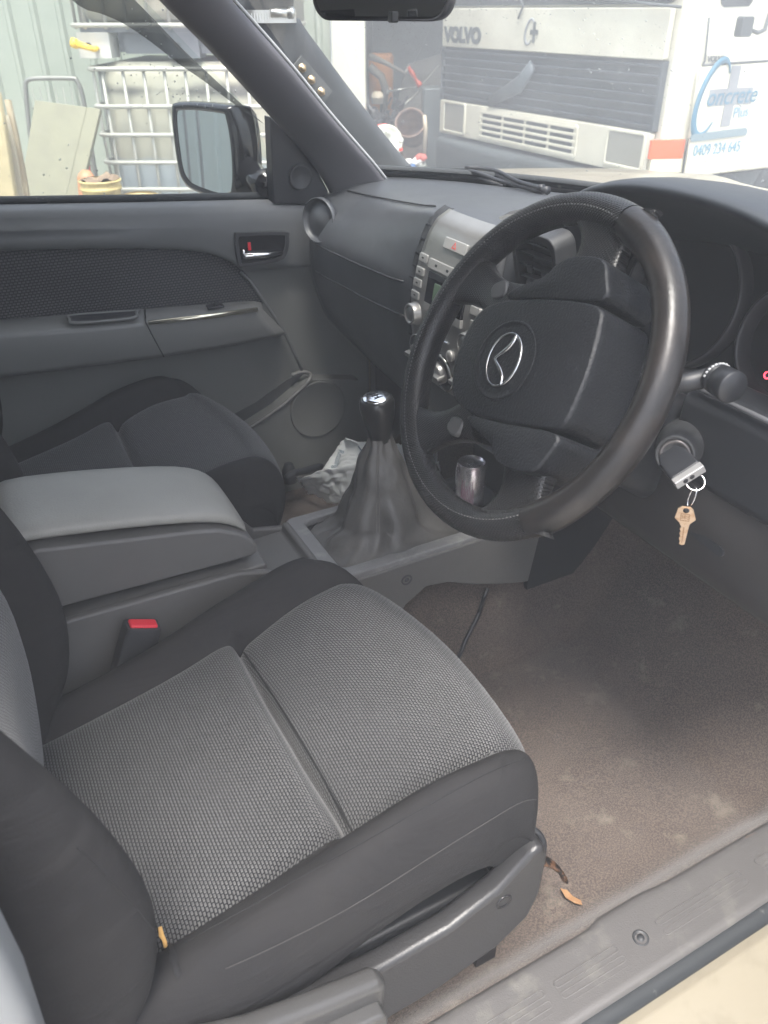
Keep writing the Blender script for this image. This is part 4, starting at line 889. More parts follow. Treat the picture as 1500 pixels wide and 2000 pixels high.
# window glass, frame, weather shield
def wy(z): return 1.715-0.30*max(0, z-0.72)
q = MB(); gp = []
for i in range(13):
    z = 0.70+0.46*i/12; xf_ = interp([(0.70, 0.66), (0.87, 0.60), (1.06, 0.40), (1.16, 0.28)], z); gp.append([(-0.15+(xf_+0.15)*k/16, wy(z), z) for k in range(17)])
q.grid(gp); q.build('window_glass', glass('side_glass', (0.86, 0.90, 0.88), 0.01, 0.05, 4.0, gloss=0.02), door)
wsl = [PY(a, b_, 1.66) for a, b_ in [(60, -60), (150, 12), (190, 26), (235, 45), (290, 80), (350, 125), (400, 158), (450, 195), (490, 222), (528, 246)]]
wsl = [Vector((p.x, wy(p.z)+0.020, p.z)) for p in wsl]
q = MB(); rows = []
for k, p in enumerate(catmull(wsl, 3)):
    top_ = Vector((min(p.x+0.16, interp([(0.70, 0.66), (0.87, 0.585), (1.06, 0.385), (1.16, 0.27), (1.3, 0.12)], p.z+0.13)), 0, p.z+0.13)); top_.y = wy(top_.z)+0.004
    rows.append([p+Vector((0, -0.004, 0)), p, p.lerp(top_, 0.35)+Vector((0, 0.004, 0)), p.lerp(top_, 0.7)+Vector((0, 0.003, 0)), top_])
q.grid(rows); q.build('weather_shield', glass('smoked_acrylic', (0.22, 0.225, 0.235), 0.03, 0.10, 5, gloss=0.05), door)
q = MB(); q.tube([(-0.15, wy(1.14), 1.145), (0.30, wy(1.14), 1.145)], 0.018, 8); q.tube([(-0.13, 1.715, 0.72), (-0.16, wy(1.14), 1.145)], 0.02, 8); q.build('window_frame', black, door)
# exterior mirror
mg = [PY(a, b_, 1.86) for a, b_ in [(352, 240), (372, 226), (452, 224), (462, 235), (470, 290), (466, 345), (452, 363), (440, 366), (372, 350), (358, 335), (352, 300)]]
mc = sum(mg, Vector())/len(mg)
mn = Vector((-0.93, -0.36, 0.02)).normalized(); mu = Vector((0, 0, 1)); mr_ = mu.cross(mn).normalized(); mu = mn.cross(mr_)
mirc = PY(407, 296, 1.88)
shp = sm2([(-0.066, 0.062), (-0.045, 0.078), (0.045, 0.080), (0.060, 0.070), (0.066, 0.01), (0.060, -0.062), (0.040, -0.080), (-0.03, -0.074), (-0.055, -0.062), (-0.066, -0.03)], 4)
# aspect measured along the mirror plane: width seen foreshortened
A = lambda a, b_, t: mirc + mr_*a*MSX + mu*b_*1.02 + mn*t
MSX = 1.38
q = MB(); rows = []
for t, k in ((0.010, 1.0), (0.013, 1.08), (0.010, 1.16), (-0.01, 1.20), (-0.05, 1.16), (-0.08, 0.95), (-0.10, 0.6), (-0.105, 0.1)): rows.append([A(a*k, b_*k, t) for a, b_ in shp])
q.grid(rows, closed=True); q.tube([mirc+Vector((0.05, -0.06, -0.02)), mirc+Vector((0.07, -0.13, -0.05)), Vector((0.63, 1.70, 0.74))], [0.03, 0.028, 0.03], 12)
wm = q.build('wing_mirror', gloss_black, ute, label='black wing mirror outside the passenger window')
q = MB(); o = [A(a*0.995, b_*0.995, 0.0085) for a, b_ in shp]; q._add(o, [list(range(len(o)))], sm=False); q.build('mirror_glass', mat('mirror', (0.82, 0.84, 0.84), 0.02, metal=1.0), wm)

# ---- windscreen pillar (far side) and inner trim
Lp = [((250, -70), 1.46), ((310, 0), 1.50), ((420, 110), 1.55), ((528, 228), 1.605), ((580, 285), 1.64), ((622, 338), 1.655), ((652, 392), 1.662)]
Rp = [((390, -65), 1.46), ((452, 0), 1.50), ((560, 122), 1.53), ((640, 220), 1.56), ((690, 278), 1.575), ((725, 318), 1.585), ((752, 352), 1.60)]
Lc = catmull([PY(*a, y) for a, y in Lp], 5); Rc = catmull([PY(*a, y) for a, y in Rp], 5)
rows = []
for a, b_ in zip(Lc, Rc):
    mdl = (CAM-(a+b_)/2).normalized(); row = [a-mdl*0.03]
    for k in range(11):
        t = k/10; row.append(a.lerp(b_, t)+mdl*(0.016*math.sin(math.pi*t)**0.6))
    row += [b_-mdl*0.01, b_-mdl*0.04]; rows.append(row)
q = MB(); q.grid(rows); apl = q.build('windscreen_pillar', mat('pillar_plastic', (0.12, 0.117, 0.128), 0.5, bump=(900, 0.25, 0.0006)), ute, subsurf=0)
q = MB(); q.tube([b_-(CAM-b_).normalized()*0.012+Vector((0.004, 0, 0.001)) for b_ in Rc], 0.003, 8); q.build('pillar_glint', mat('edge_glint', (0.45, 0.45, 0.45), 0.4), apl)  # pale strip paints in the highlight along the screen edge
q = MB()
ofs = [(-0.004, 0.02), (0.004, 0.03), (0.006, 0.05), (-0.01, 0.065), (-0.03, 0.06), (-0.03, 0.03)]
q.grid([[b_+Vector((ox*0.7, oy, -0.01+ox*0.3)) for ox, oy in ofs] for b_ in Rc], closed=True, caps=True); q.build('outer_pillar', mat('pillar_outer', (0.03, 0.033, 0.037), 0.4), apl, subsurf=0)
# near side pillar top (above and right of the frame) keeps the cabin closed
q = MB(); q.tube([(0.90, 0.30, 0.72), (0.66, 0.31, 1.0), (0.53, 0.34, 1.17)], [0.04, 0.03, 0.03], 10); q.build('windscreen_pillar', black, ute)
q = MB(); q.box((0.46, 1.02, 1.175), (0.16, 1.12, 0.03)); q.build('headlining', grey, ute, bevel=0.008)
# ---- windscreen
def ws(u, v):   # u 0 near side .. 1 far side, v 0 base .. 1 top
    y0 = 0.33+1.36*u; k = (2*u-1); bx = 1.175-0.36*k*k; bz = 0.760-0.004*k*k; tx = 0.62-0.14*k*k; tz = 1.185-0.02*k*k
    yt = 0.42+1.16*u
    p = Vector((bx, y0, bz)).lerp(Vector((tx, yt, tz)), v); p += Vector((0.64, 0, 0.77))*0.02*math.sin(math.pi*v); return p
q = MB(); q.grid([[ws(u/24, v/14) for u in range(25)] for v in range(15)])
wsm = glass('windscreen_glass', (0.94, 0.96, 0.95), 0.015, 0.085, 2.2, gloss=0.035, streak=((0, 0, rad(25)), (1.0, 0.6, 3.0)))
screen = q.build('windscreen', wsm, ute, label='dirty windscreen spotted with raindrops')
q = MB(); q.tube([ws(u/24, 0.0)+Vector((0, 0, 0.0)) for u in range(25)], 0.010, 8); q.build('screen_seal', rubber, screen)
# raindrops on the outside of the screen
bpy.context.view_layer.update()
def hit(px, py):
    d = ray(px, py).normalized()
    ok, loc, nor, _ = screen.ray_cast(CAM-screen.matrix_world.translation, d); return (loc, nor if nor.z > 0 else -nor) if ok else None
scw = Vector((0, 0, 0))
random.seed(11); q = MB(); cnt = 0
clusters = [(800, 50, 60, 40, 520, 0.42), (760, 90, 40, 30, 160, 0.4), (1000, 20, 70, 25, 90, 0.6), (1180, 110, 70, 60, 110, 0.7), (1290, 190, 60, 50, 130, 0.55), (1330, 110, 50, 60, 60, 0.55), (1450, 345, 60, 30, 170, 0.7), (1250, 375, 40, 15, 40, 0.5), (1130, 220, 70, 60, 50, 0.6), (1080, 300, 150, 50, 45, 0.7), (1150, 180, 380, 190, 150, 0.9), (950, 150, 80, 80, 30, 0.8)]
for cx, cy, sx, sy, n_, sz in clusters:
    for _ in range(n_):
        hh = hit(random.gauss(cx, sx), random.gauss(cy, sy))
        if not hh: continue
        p, n_v = hh; r_ = sz*random.choice([0.0009, 0.0012, 0.0012, 0.0016, 0.0022])*random.uniform(0.7, 1.2)
        q.lathe(p+screen.matrix_world.translation*0, n_v, [(0.0002, r_), (r_*0.45, r_*0.72), (r_*0.6, r_*0.05)], 6); cnt += 1
dropm = mat('raindrop', (0.70, 0.73, 0.72), 0.08, coat=0.5); dn = dropm.node_tree.nodes; dn['Principled BSDF'].inputs['Alpha'].default_value = 0.42
ro = q.build('raindrops', dropm, screen, kind='stuff')
# droplets on the passenger window
q = MB()
for cx, cy, sx, sy, n_ in ((290, 110, 60, 45, 26), (380, 185, 45, 18, 34), (340, 170, 60, 40, 20), (150, 330, 110, 60, 22)):
    for _ in range(n_):
        px, py = random.gauss(cx, sx), random.gauss(cy, sy); p = PY(px, py, 1.68); p = PY(px, py, wy(p.z)+0.002); 
        if not (0.73 < p.z < 1.14): continue
        r_ = random.choice([0.0012, 0.0016, 0.0022])*random.uniform(0.6, 1.1)
        q.lathe(p, (0, 1, 0.25), [(0.0, r_), (r_*0.45, r_*0.72), (r_*0.6, r_*0.05)], 7)
q.build('raindrops', dropm, door, kind='stuff')
# ---- interior mirror
ic_ = PD(742, -22, PX(742, -10, 0.55).dot(hv)); nm = Vector((-0.88, -0.46, -0.05)).normalized(); um = Vector((0, 0, 1)); rm = um.cross(nm).normalized(); um = nm.cross(rm)
q = MB(); rows = []
for t, k in ((0.004, 0.93), (0.006, 0.97), (0.004, 1.0), (-0.008, 1.0), (-0.024, 0.85), (-0.032, 0.5), (-0.033, 0.05)): rows.append([ic_+rm*a*k+um*b_*(k if k > 0.9 else k)+nm*t for a, b_ in rrect(-0.105, 0.105, -0.034, 0.034, 0.026, 6)])
q.grid(rows, closed=True); q.tube([ic_-nm*0.025, ic_-nm*0.06+um*0.03, ws(0.5, 0.85)], 0.009, 10); irm = q.build('interior_mirror', mat('mirror_shell', (0.035, 0.037, 0.042), 0.5), ute)
q = MB(); o = [ic_+rm*a+um*b_+nm*0.0045 for a, b_ in rrect(-0.099, 0.099, -0.029, 0.029, 0.022, 6)]; q._add(o, [list(range(len(o)))], sm=False); q.build('mirror_glass', MAT['mirror'], irm)
q = MB(); q.box(PX(768, 37, 0.545)+Vector((0, 0, 0.002)), (0.010, 0.012, 0.012)); q.build('dimming_tab', black, irm, bevel=0.002)
# ---- bonnet, cowl, wings, wipers
def bon(u, v):
    y = 0.20+1.66*u; k = 2*u-1; x0 = 1.215-0.36*k*k; x = x0 + (1.80-0.06*k*k-x0)*v
    z = 0.728-0.010*k*k - 0.050*v**1.6 - 0.10*max(0, abs(k)-0.80)**2/0.04*0.5 + 0.012*math.exp(-((abs(k)-0.55)/0.09)**2)
    z -= 0.25*ease(0.93, 1.0, v)**2
    return Vector((x, y, z))
q = MB(); q.grid([[bon(u/40, v/20) for u in range(41)] for v in range(21)]); bonnet = q.build('bonnet', cream, ute, solid=0.01)
q = MB()
for y0, y1 in ((0.16, 0.20), (1.86, 1.90)): q.prism([(0.93, 0.64), (1.25, 0.64), (1.6, 0.60), (1.80, 0.52), (1.84, 0.0), (1.62, -0.15), (1.5, 0.02), (1.2, 0.05), (1.05, -0.15), (0.93, -0.2)], XZ, y0, y1)
q.box((1.80, 1.03, 0.15), (0.06, 1.66, 0.6)); q.build('front_wing', cream, ute, bevel=0.01)
q = MB(); q.grid([[ws(u/24, 0.0)+Vector((dx, 0, dz)) for u in range(25)] for dx, dz in ((-0.02, 0.004), (0.0, -0.008), (0.03, -0.016), (0.07, -0.02), (0.09, -0.04))]); q.build('wiper_cowl', rubber, ute)
for pl in ([(775, 347), (840, 338), (905, 341), (985, 356), (1070, 372)], [(905, 336), (960, 341), (1010, 354), (1060, 368)]):
    w_ = []
    for px, py in pl:
        hh = hit(px, py); 
        if hh: w_.append(hh[0]+hh[1]*0.012)
        else: w_.append(PX(px, py, 1.02)+Vector((0, 0, 0.0)))
    q = MB(); q.tube(catmull(w_, 4), [0.0045]*(4*(len(w_)-1))+[0.008], 8); q.tube([p-Vector((0, 0, 0.007)) for p in w_[1:4]], 0.005, 6); q.build('windscreen_wiper', black, ute)
q = MB(); hh = [hit(a, b_) for a, b_ in ((1395, 412), (1450, 425), (1500, 440))]
hh = [(h_[0]+h_[1]*0.012) if h_ else PX(a, b_, 1.0) for h_, (a, b_) in zip(hh, ((1395, 412), (1450, 425), (1500, 440)))]
q.tube(hh, 0.006, 8); q.build('windscreen_wiper', black, ute)
# ---- snorkel up the far pillar
sp_px = [((530, -150), 1.74), ((522, -60), 1.76), ((518, 20), 1.78), ((532, 75), 1.79), ((592, 150), 1.80), ((668, 240), 1.81), ((735, 318), 1.82), ((795, 385), 1.83), ((820, 430), 1.84)]
sc_pts = catmull([PY(*a, y) for a, y in sp_px], 5); rows = []
for i, p in enumerate(sc_pts):
    t = (sc_pts[min(i+1, len(sc_pts)-1)]-sc_pts[max(0, i-1)]).normalized(); sd_ = Vector((0, 1, 0)); sd_ = (sd_-t*sd_.dot(t)).normalized(); u2 = t.cross(sd_)
    k = i/len(sc_pts); wd = 0.052 if k < 0.35 else 0.052+0.006*math.sin(k*6)
    rows.append([p+sd_*a*0.042+u2*b_*wd*(1.0 if k < 0.3 else 1.12) for a, b_ in rrect(-1, 1, -1, 1, 0.55, 5)])
q = MB(); q.grid(rows, closed=True, caps=True); snk = q.build('snorkel', mat('snorkel_plastic', (0.045, 0.05, 0.055), 0.55, var=(9, (0.07, 0.075, 0.08), 0.4, 0.7)), ute, label='dark air intake snorkel clamped along the far windscreen pillar')
q = MB(); cpt = PY(517, 32, 1.78)
for dz in (0,): q.grid([[cpt+Vector((a*0.058, b_*0.047, h_)) for a, b_ in rrect(-1, 1, -1, 1, 0.55, 5)] for h_ in (-0.011, -0.010, 0.010, 0.011)], closed=True)
wq = PY(545, 25, 1.732); q.tube([wq+Vector((-0.018, 0, 0)), wq+Vector((0.02, 0, 0.0))], 0.008, 8); q.tube([wq+Vector((0.02, 0, 0)), wq+Vector((0.03, 0, 0))], 0.0105, 6)
for k in range(14): q.box(cpt+Vector((-0.045+k*0.0055, -0.0478, 0)), (0.0022, 0.001, 0.012))
q.build('hose_clamp', mat('steel_band', (0.6, 0.6, 0.58), 0.3, metal=0.95), snk)
q = MB(); br_ = [PY(a, b_, 1.748) for a, b_ in ((587, 108), (648, 178), (632, 200), (566, 134))]; yv = Vector((0, -0.004, 0))
q._add([p for p in br_]+[p+yv for p in br_], [(0, 1, 2, 3), (7, 6, 5, 4), (0, 4, 5, 1), (1, 5, 6, 2), (2, 6, 7, 3), (3, 7, 4, 0)], sm=False); bra = q.build('mounting_bracket', mat('dull_bracket', (0.12, 0.125, 0.125), 0.5, metal=0.5), snk, bevel=0.001)
for a, b_ in ((590, 133), (608, 156), (627, 179)):
    q = MB(); q.lathe(PY(a, b_, 1.742), (0, -1, 0), [(0, 0.0095), (0.002, 0.0095), (0.002, 0.0065), (0.009, 0.006), (0.0095, 0.0005)], 6); q.build('bolt', mat('bolt_brass', (0.6, 0.45, 0.28), 0.35, metal=0.9), snk)

# ================================================================ LOOSE THINGS IN THE CABIN
kc0 = PY(1332, 905, 0.49)
key = thing('ignition_key', kc0, 'black ignition key with a ring and small brass key hanging beside the steering column', 'key')
q = MB(); k_a = PY(1304, 884, 0.505); k_b = PY(1348, 932, 0.462); kd = (k_b-k_a).normalized()
c1, c2 = PY(1372, 913, 0.463), PY(1325, 958, 0.463); sdv = (c2-c1); sdv = (sdv-kd*sdv.dot(kd)); hw = sdv.length/2; sdv.normalize(); nk = kd.cross(sdv).normalized()
q.prism([(0.0, -hw*0.62), (0.0, hw*0.62), (0.012, hw*0.95), ((k_b-k_a).length-0.006, hw), ((k_b-k_a).length-0.006, -hw), (0.012, -hw*0.95)], lambda a, b_, t: k_a+kd*a+sdv*b_+nk*t, -0.0055, 0.0055); q.build('key_head', black, key, bevel=0.003, seg=3)
q = MB(); q.box(k_b-kd*0.003, (1, 1, 1), None) if False else None
Rm = Matrix((kd, sdv, nk)).transposed(); q.box(k_b-kd*0.003, (0.008, hw*2.0, 0.0095), Rm); q.build('key_end_cap', mat('cap_metal', (0.42, 0.41, 0.4), 0.4, metal=0.6), key, bevel=0.0008)
q = MB()
for f_ in (-0.1, 0.35): q.lathe(k_b+kd*0.0008+sdv*hw*f_, kd, [(0, 0.0028), (0.0006, 0.0026), (0.0006, 0.0005)], 12)
q.build('ring_hole', dark, key)
rc = PY(1358, 942, 0.460); q = MB(); pn = (CAM-rc).normalized(); pn = (pn+Vector((0.25, 0.1, 0.2))).normalized(); a1 = pn.cross(zv).normalized(); a2 = a1.cross(pn)
for off in (0, 0.0011): q.tube([rc+pn*off+(a1*math.cos(2*math.pi*k/30)+a2*math.sin(2*math.pi*k/30))*0.0088 for k in range(31)], 0.0006, 6, caps=False)
q.build('key_ring', chrome, key)
rc2a, rc2b = PY(1357, 952, 0.459), PY(1346, 990, 0.458); q = MB(); ax2 = (rc2b-rc2a); mid = (rc2a+rc2b)/2; hl = ax2.length/2; ax2.normalize(); sx2 = (pn.cross(ax2)).normalized()
q.tube([mid+ax2*math.cos(2*math.pi*k/30)*hl+(sx2*0.35+pn*0.9)*math.sin(2*math.pi*k/30)*0.007 for k in range(31)], 0.0007, 6, caps=False); q.build('split_ring', chrome, key)
kt = PY(1341, 992, 0.457); kb = PY(1331, 1064, 0.457); kx = (kb-kt); KL = kx.length; kx.normalize(); vn_ = (CAM-kt).normalized(); vn_ = (vn_-kx*vn_.dot(kx)).normalized(); ky = vn_.cross(kx)
def KP(a, b_, t): return kt + kx*(a*KL) + ky*b_*KL + vn_*t
ho = [(-0.03, -0.08), (-0.03, 0.10), (0.03, 0.17), (0.28, 0.215), (0.40, 0.10), (0.45, 0.085), (0.50, 0.055), (0.56, 0.085), (0.62, 0.055), (0.68, 0.08), (0.75, 0.05), (0.82, 0.075), (0.90, 0.05), (0.97, 0.06), (1.0, 0.0), (0.97, -0.06), (0.46, -0.10), (0.40, -0.11), (0.28, -0.215), (0.03, -0.14)]
ho = [(a, -b_) for a, b_ in ho]
q = MB(); q.prism(ho, KP, -0.0011, 0.0011); q.build('brass_key', brass, key, bevel=0.0004, label='small worn brass key with hexagonal bow')
q = MB(); q.lathe(KP(0.055, 0, 0), vn_, [(-0.0013, 0.0031), (0.0013, 0.0031)], 16); q.build('bow_hole', dark, key)
q = MB(); q.ring([(0.14, -0.10), (0.14, 0.09), (0.33, 0.09), (0.33, -0.10)], [(0.155, -0.085), (0.155, 0.075), (0.315, 0.075), (0.315, -0.085)], KP, 0.001, 0.0014); q.prism([(0.5, -0.012), (0.5, 0.012), (0.93, 0.008), (0.93, -0.008)], KP, 0.001, 0.0013)
q.build('stamped_frame', mat('dark_brass', (0.25, 0.15, 0.08), 0.5, metal=0.6), key)
text('stamped_letters', '385', 0.0062, frame(KP(0.236, -0.005, 0.0011), ky*1.0, -kx), MAT['dark_brass'], key, ext=0.0002)

can = thing('drink_can', Vector((0.735, 1.035, 0.258)), 'slim silver drink can standing in the cup holder behind the steering wheel', 'can')
bc = PY(921, 902, 1.035); cb_ = Vector((bc.x, 1.035, bc.z-0.150)); can.location = cb_
q = MB(); q.lathe(cb_, (0, 0, 1), [(0.0, 0.020), (0.004, 0.0255), (0.010, 0.0275), (0.134, 0.0275), (0.142, 0.0262), (0.1485, 0.0248), (0.150, 0.0252), (0.151, 0.0248), (0.1505, 0.0238), (0.147, 0.0232), (0.1465, 0.0005)], 40); q.build('can_body', mat('can_metal', (0.72, 0.70, 0.71), 0.22, metal=0.85, var=(40, (0.55, 0.47, 0.52), 0.5, 0.6)), can)
q = MB(); q.ring(rrect(-0.010, 0.010, -0.007, 0.007, 0.0065, 5), rrect(-0.006, 0.001, -0.004, 0.004, 0.0035, 5), lambda a, b_, t: cb_+Vector((b_, a, 0.1478+t)), 0, 0.001); q.build('ring_pull', chrome, can)
q = MB()
for k in range(26):
    a = 3.5+0.035*k; hgt = 0.06+0.05*((k*7) % 5)/5
    if k % 3: q.box(cb_+Vector((math.cos(a)*0.0277, math.sin(a)*0.0277, 0.075)), (0.0008, 0.0008, hgt), Matrix.Rotation(a, 3, 'Z'))
q.build('can_print', mat('can_ink', (0.2, 0.1, 0.14), 0.5), can)

# crumpled plastic mailing bag on the passenger floor
bag = thing('plastic_bag', PZ(650, 950, 0.03), 'crumpled white plastic bag with dark printing on the passenger side floor', 'bag')
bagm = mat('bag_film', (0.85, 0.88, 0.88), 0.35, bump=(40, 0.4, 0.003))
def sheet(cor, n, m, amp, seed, thick=0.003):
    rows = []; A0, B0, C0, D0 = cor
    for i in range(n+1):
        r_ = []
        for j in range(m+1):
            u_, v_ = i/n, j/m; p = A0.lerp(B0, v_).lerp(D0.lerp(C0, v_), u_); a_ = amp*(noise.noise(Vector((u_*3.1, v_*3.7, seed)))+0.5*noise.noise(Vector((u_*8, v_*9, seed+4))))
            p += Vector((0.25*a_, -0.15*a_, a_*1.0)) + Vector((0.004*noise.noise(Vector((v_*14, u_*9, seed))), 0, 0)); r_.append(p)
        rows.append(r_)
    q_ = MB(); q_.grid(rows); return q_, rows
f1 = [PZ(582, 932, 0.09), PZ(716, 898, 0.17), PZ(740, 1000, 0.10), PZ(606, 962, 0.04)]
q_, _ = sheet([PZ(580, 932, 0.07), PZ(718, 898, 0.20), PZ(700, 1000, 0.06), PZ(606, 963, 0.025)], 24, 30, 0.011, 2.0); q_.build('bag_flap', bagm, bag, solid=0.002)
q_, rw = sheet([PZ(625, 925, 0.08), PZ(668, 862, 0.16), PZ(760, 870, 0.20), PZ(735, 915, 0.15)], 24, 24, 0.009, 8.0); q_.build('bag_back', bagm, bag, solid=0.002)
q_, _ = sheet([PZ(735, 870, 0.14), PZ(850, 872, 0.16), PZ(860, 930, 0.08), PZ(740, 940, 0.08)], 16, 20, 0.02, 5.0); q_.build('bag_end', bagm, bag, solid=0.002)
q_, _ = sheet([PZ(672, 862, 0.16), PZ(676, 853, 0.19), PZ(702, 866, 0.18), PZ(690, 872, 0.16)], 6, 6, 0.004, 3.0); q_.build('bag_corner', bagm, bag, solid=0.002)
inkm = mat('bag_ink', (0.10, 0.16, 0.22), 0.6)
def bag_text(body, pa, pb, za, zb, size, nm):
    a, b_ = PZ(*pa, za), PZ(*pb, zb); x_ = (b_-a); vd = (CAM-(a+b_)/2).normalized(); y_ = vd.cross(x_)
    text(nm, body, size, frame((a+b_)/2+vd*0.012, x_, y_), inkm, bag, ext=0.0003)
bag_text('Reusing', (666, 880), (655, 915), 0.145, 0.125, 0.020, 'bag_lettering')
q = MB(); ps = [((700, 872), .165), ((706, 880), .165), ((700, 890), .16), ((706, 897), .16)]
vd = (CAM-PZ(700, 880, .17)).normalized(); q.tube([PZ(*a, z)+vd*0.012 for a, z in ps], 0.0015, 5); q.tube([PZ(712, 876, .17)+vd*0.014, PZ(720, 886, .17)+vd*0.014], 0.002, 5); q.tube([PZ(710, 893, .165)+vd*0.014, PZ(714, 898, .165)+vd*0.014, PZ(720, 896, .165)+vd*0.014], 0.002, 5); q.build('bag_lettering', inkm, bag)

lf = MB(); lc = PZ(1116, 1754, 0.008); lf.prism([(-0.018, 0.0), (-0.006, 0.006), (0.008, 0.005), (0.017, 0.001), (0.012, -0.004), (0.0, -0.003), (-0.010, -0.005)], lambda a, b_, t: lc+Vector((0.35*a-0.9*b_, -0.94*a-0.3*b_, t+0.15*abs(a))), 0, 0.0015)
lf.build('dry_leaf', mat('leaf_orange', (0.26, 0.15, 0.07), 0.7, var=(150, (0.25, 0.12, 0.05), 0.4, 0.7)), None, label='small curled orange leaf on the carpet beside the seat slide lever', category='leaf')
# small dark thing under the passenger seat front
cb2 = MB(); cb2.tube(catmull([PZ(560, 935, 0.10), PZ(572, 925, 0.11), PZ(600, 918, 0.08), PZ(640, 905, 0.05)], 4), 0.009, 8); cb2.lathe(PZ(566, 940, 0.06), (0, 0, 1), [(0, 0.018), (0.03, 0.018), (0.05, 0.01)], 12)
cb2.build('umbrella', mat('umbrella_black', (0.025, 0.028, 0.033), 0.7), None, label='black folded umbrella handle lying beside the plastic bag', category='umbrella')
# ================================================================ OUTSIDE
gm = mat('ground_gravel', (0.36, 0.34, 0.31), 0.9, bump=(25, 0.6, 0.02), var=(2.5, (0.46, 0.44, 0.40), 0.35, 0.7))
q = MB(); q.grid([[(x, y, -0.6) for y in (-28, -5, 3, 8, 36)] for x in (-28, -5, 3, 8, 34)]); q.build('ground', gm, kind='structure')
Rr = lambda r, D, z: RD(r, D, z)
# ---- corrugated shed wall (facing the camera)
wallm = mat('wall_steel', (0.33, 0.365, 0.30), 0.5, metal=0.0, var=(1.3, (0.25, 0.285, 0.235), 0.35, 0.7))
def corr(p0, p1, z0, z1, nrm, m_, name, **kw):
    L_ = (p1-p0).length; d_ = (p1-p0).normalized(); n_ = int(L_/0.19); prof = []
    for i in range(n_):
        s_ = i*0.19
        prof += [(s_, 0), (s_+0.125, 0), (s_+0.143, 0.028), (s_+0.167, 0.028), (s_+0.185, 0)]
    prof.append((L_, 0))
    q_ = MB(); q_.grid([[p0+d_*a+nrm*b_+zv*z for a, b_ in prof] for z in (z0, z1)]); o = q_.build(name, m_, None, solid=0.02, flat=True, **kw); return o
rE = -0.14
wl_ = corr(Rr(-9, 6.9, 0), Rr(rE-0.26, 6.9, 0), -0.6, 3.4, -hv, wallm, 'shed_wall', label='pale green corrugated steel shed wall behind the tank cages', category='wall')
q = MB(); a_, b_ = Rr(rE-0.25, 6.88, 0), Rr(rE, 6.88, 0)
q.prism([(-0.25, -0.05), (0, -0.05), (0, 0.25), (-0.25, 0.25)], lambda a, b__, t: Rr(rE+a, 6.88+b__, t), -0.6, 3.4); cp_ = q.build('corner_post', mat('post_cream', (0.62, 0.62, 0.52), 0.5, var=(3, (0.52, 0.53, 0.46), 0.4, 0.7)), None, bevel=0.01, label='cream steel corner flashing at the right end of the green shed wall', category='post')
# wall and mesh gate behind the ute, seen in the wing mirror
corr(Vector((-4.2, 2.2, 0)), Vector((-4.2, 9.0, 0)), -0.6, 3.0, Vector((1, 0, 0)), mat('wall_grey', (0.22, 0.27, 0.26), 0.5), 'shed_wall', label='grey green shed wall reflected in the wing mirror', category='wall')
gt_ = thing('mesh_gate', Vector((-2.9, 5.2, -0.6)), 'dark steel bar gate seen only as a reflection in the wing mirror', 'gate')
q = MB()
for z in (-0.45, 0.9): q.tube([(-2.9, 4.0, z), (-2.9, 6.4, z)], 0.03, 6)
for k in range(25): q.tube([(-2.9, 4.0+k*0.1, -0.45), (-2.9, 4.0+k*0.1, 0.9)], 0.01, 5)
q.build('gate_frame', black, gt_)
# ---- open shed to the right of the corner: back wall, side and roof
shm = mat('shed_steel', (0.13, 0.15, 0.15), 0.6, var=(2, (0.09, 0.10, 0.10), 0.4, 0.7))
q = MB()
def slab(r0, r1, d0, d1, z0, z1, q_): q_.prism([(r0, d0), (r1, d0), (r1, d1), (r0, d1)], lambda a, b__, t: Rr(a, b__, t), z0, z1)
shd = thing('open_shed', Rr(2.0, 10.5, -0.6), 'dark open fronted shed full of scrap behind the white truck', 'shed')
slab(-0.2, 7.5, 12.0, 12.1, -0.6, 3.2, q); slab(7.5, 7.6, 8.6, 12.1, -0.6, 3.2, q); slab(-0.22, -0.15, 7.14, 12.0, -0.6, 3.2, q); q.build('wall', shm, shd)
q = MB(); slab(-0.2, 7.8, 7.2, 12.3, 3.22, 3.3, q); q.build('roof', shm, shd)

# ---- IBC tanks
tankm = mat('tank_plastic', (0.38, 0.37, 0.29), 0.45, var=(3.5, (0.34, 0.34, 0.28), 0.45, 0.75))
tn = tankm.node_tree; N_ = tn.nodes; L_ = tn.links; pb = N_['Principled BSDF']
src = pb.inputs['Base Color'].links[0].from_socket
tcx = N_.new('ShaderNodeTexCoord'); sx_ = N_.new('ShaderNodeSeparateXYZ'); L_.new(tcx.outputs['Object'], sx_.inputs[0])
nn = N_.new('ShaderNodeTexNoise'); nn.inputs['Scale'].default_value = 4; L_.new(tcx.outputs['Object'], nn.inputs['Vector'])
ad = N_.new('ShaderNodeMath'); ad.operation = 'MULTIPLY_ADD'; ad.inputs[1].default_value = 0.10; L_.new(nn.outputs[0], ad.inputs[0]); L_.new(sx_.outputs[2], ad.inputs[2])
r1 = N_.new('ShaderNodeMapRange'); r1.inputs[1].default_value = 0.33; r1.inputs[2].default_value = 0.36; r1.inputs[3].default_value = 1; r1.inputs[4].default_value = 0; L_.new(ad.outputs[0], r1.inputs[0])
x1 = N_.new('ShaderNodeMix'); x1.data_type = 'RGBA'; L_.new(r1.outputs[0], x1.inputs[0]); L_.new(src, x1.inputs[6]); x1.inputs[7].default_value = (0.30, 0.34, 0.355, 1)
